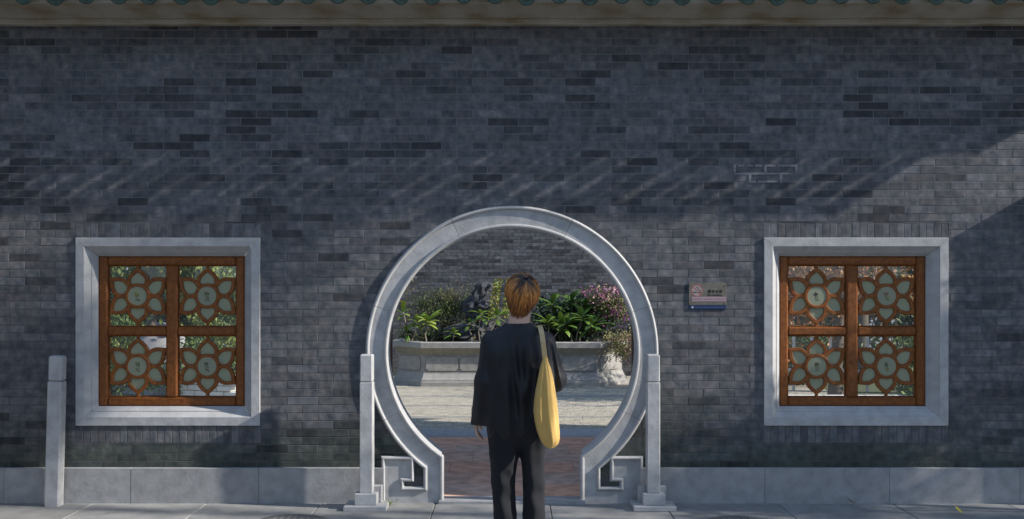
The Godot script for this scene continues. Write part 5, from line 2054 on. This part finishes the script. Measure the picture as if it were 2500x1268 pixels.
# ------------------------------------------------------------------ small things on the ground
func build_small() -> void:
	for q in [[-1.62, 0.70, "round dark iron manhole cover in the pavement left of the moon gate"], [1.66, 0.76, "round dark iron manhole cover in the pavement right of the moon gate"]]:
		var t := thing("manhole_cover", q[2], "manhole cover", Vector3(q[0], 0.002, q[1]), "manhole covers")
		var b := MB.new()
		b.tube([Vector3(0, -0.02, 0), Vector3(0, 0.004, 0), Vector3(0, 0.005, 0)], [0.27, 0.27, 0.24], 40)
		obj("lid", b, M.iron, t)
		b = MB.new()
		for i in 9:
			var x := -0.2 + i * 0.05
			var l := sqrt(0.22 * 0.22 - x * x)
			b.box(Vector3(x - 0.01, 0.005, -l), Vector3(x + 0.01, 0.009, l), 0.002)
		obj("raised_bar", b, M.iron, t)
	for q in [[3.42, 0.42, "fallen yellow leaf on the pavement below the right window's right edge", Color(0.42, 0.36, 0.03), 0.075, 0.6], [2.72, 0.10, "fallen brown leaf curled against the plinth under the right window", Color(0.12, 0.07, 0.03), 0.09, 1.3]]:
		var m := mat("dry leaf", q[3].linear_to_srgb(), 0.7)
		var o := put("fallen_leaf", leaf_mesh(q[4], q[4] * 0.45, 0.8), m)
		o.transform = Transform3D(Basis(Vector3.UP, q[5]) * Basis(Vector3.RIGHT, -1.35), Vector3(q[0], 0.012, q[1]))
		tag(o, q[2], "leaf")
	var m := mat("dry leaf", lin(0.42, 0.36, 0.03), 0.7)
	var o := put("fallen_leaf", leaf_mesh(0.07, 0.035, 0.6), m)
	o.transform = Transform3D(Basis(Vector3.RIGHT, 0.3) * Basis(Vector3.BACK, 2.3), Vector3(1.50, 3.955, 0.475))
	tag(o, "small yellow leaf caught between the eave tiles above the sign", "leaf")
	# weed tuft at the foot of the left post
	var tf := thing("weed_tuft", "tiny weeds growing in the joint beside the left gate post", "weeds", Vector3(-0.99, 0.0, 0.12))
	foliage(tf, "foliage", [[Vector3(0, 0.015, 0), Vector3(0.05, 0.012, 0.03), 6]], 60, 0.03, 0.008, [Color(0.12, 0.16, 0.04)], 0.03)


# ------------------------------------------------------------------
func _ready() -> void:
	rng.seed = 20240

	var cam := Camera3D.new()
	cam.name = "camera"
	cam.position = Vector3(0, 1.73, 8.0)
	cam.projection = Camera3D.PROJECTION_FRUSTUM
	cam.near = 0.1
	cam.far = 400.0
	cam.size = 2.0 * 0.1 * 634.0 / 2440.0
	cam.frustum_offset = Vector2(0, 0.1 * 66.0 / 2440.0)
	add_child(cam)
	cam.current = true

	var we := WorldEnvironment.new()
	we.name = "world_environment"
	var env := Environment.new()
	env.background_mode = Environment.BG_SKY
	var sky := Sky.new()
	var sm := ProceduralSkyMaterial.new()
	sm.sky_top_color = Color(0.5, 0.6, 0.74)
	sm.sky_horizon_color = Color(0.78, 0.82, 0.86)
	sm.sky_curve = 0.12
	sm.ground_bottom_color = Color(0.32, 0.31, 0.29)
	sm.ground_horizon_color = Color(0.6, 0.63, 0.66)
	sm.sun_angle_max = 20.0
	sky.sky_material = sm
	env.sky = sky
	env.background_energy_multiplier = 1.1
	env.tonemap_mode = Environment.TONE_MAPPER_LINEAR
	env.tonemap_exposure = 1.62
	env.sdfgi_enabled = true
	env.ssao_enabled = true
	env.ssil_enabled = true
	we.environment = env
	add_child(we)

	var sun := DirectionalLight3D.new()
	sun.name = "sun"
	sun.light_color = Color(1.0, 0.97, 0.93)
	sun.light_energy = 1.6
	sun.light_angular_distance = 0.8
	sun.shadow_enabled = true
	var towards := Vector3(5.5, 3.13, 1.0).normalized()
	sun.transform = Transform3D(Basis.looking_at(-towards, Vector3.UP), Vector3(0, 20, 0))
	add_child(sun)

	make_materials()
	make_tones()
	build_ground()
	var house := thing("garden_gatehouse", "long grey brick garden building with round moon gate and green tiled eaves", "building")
	build_wall(house)
	build_plinth(house)
	build_gate(house)
	build_windows(house)
	build_roof(house)
	build_corridor(house)
	build_back_wall()
	build_gardens()
	build_street_trees()
	build_wing()
	build_planter()
	build_plants()
	build_posts()
	build_sign()
	build_person()
	build_bag()
	build_small()
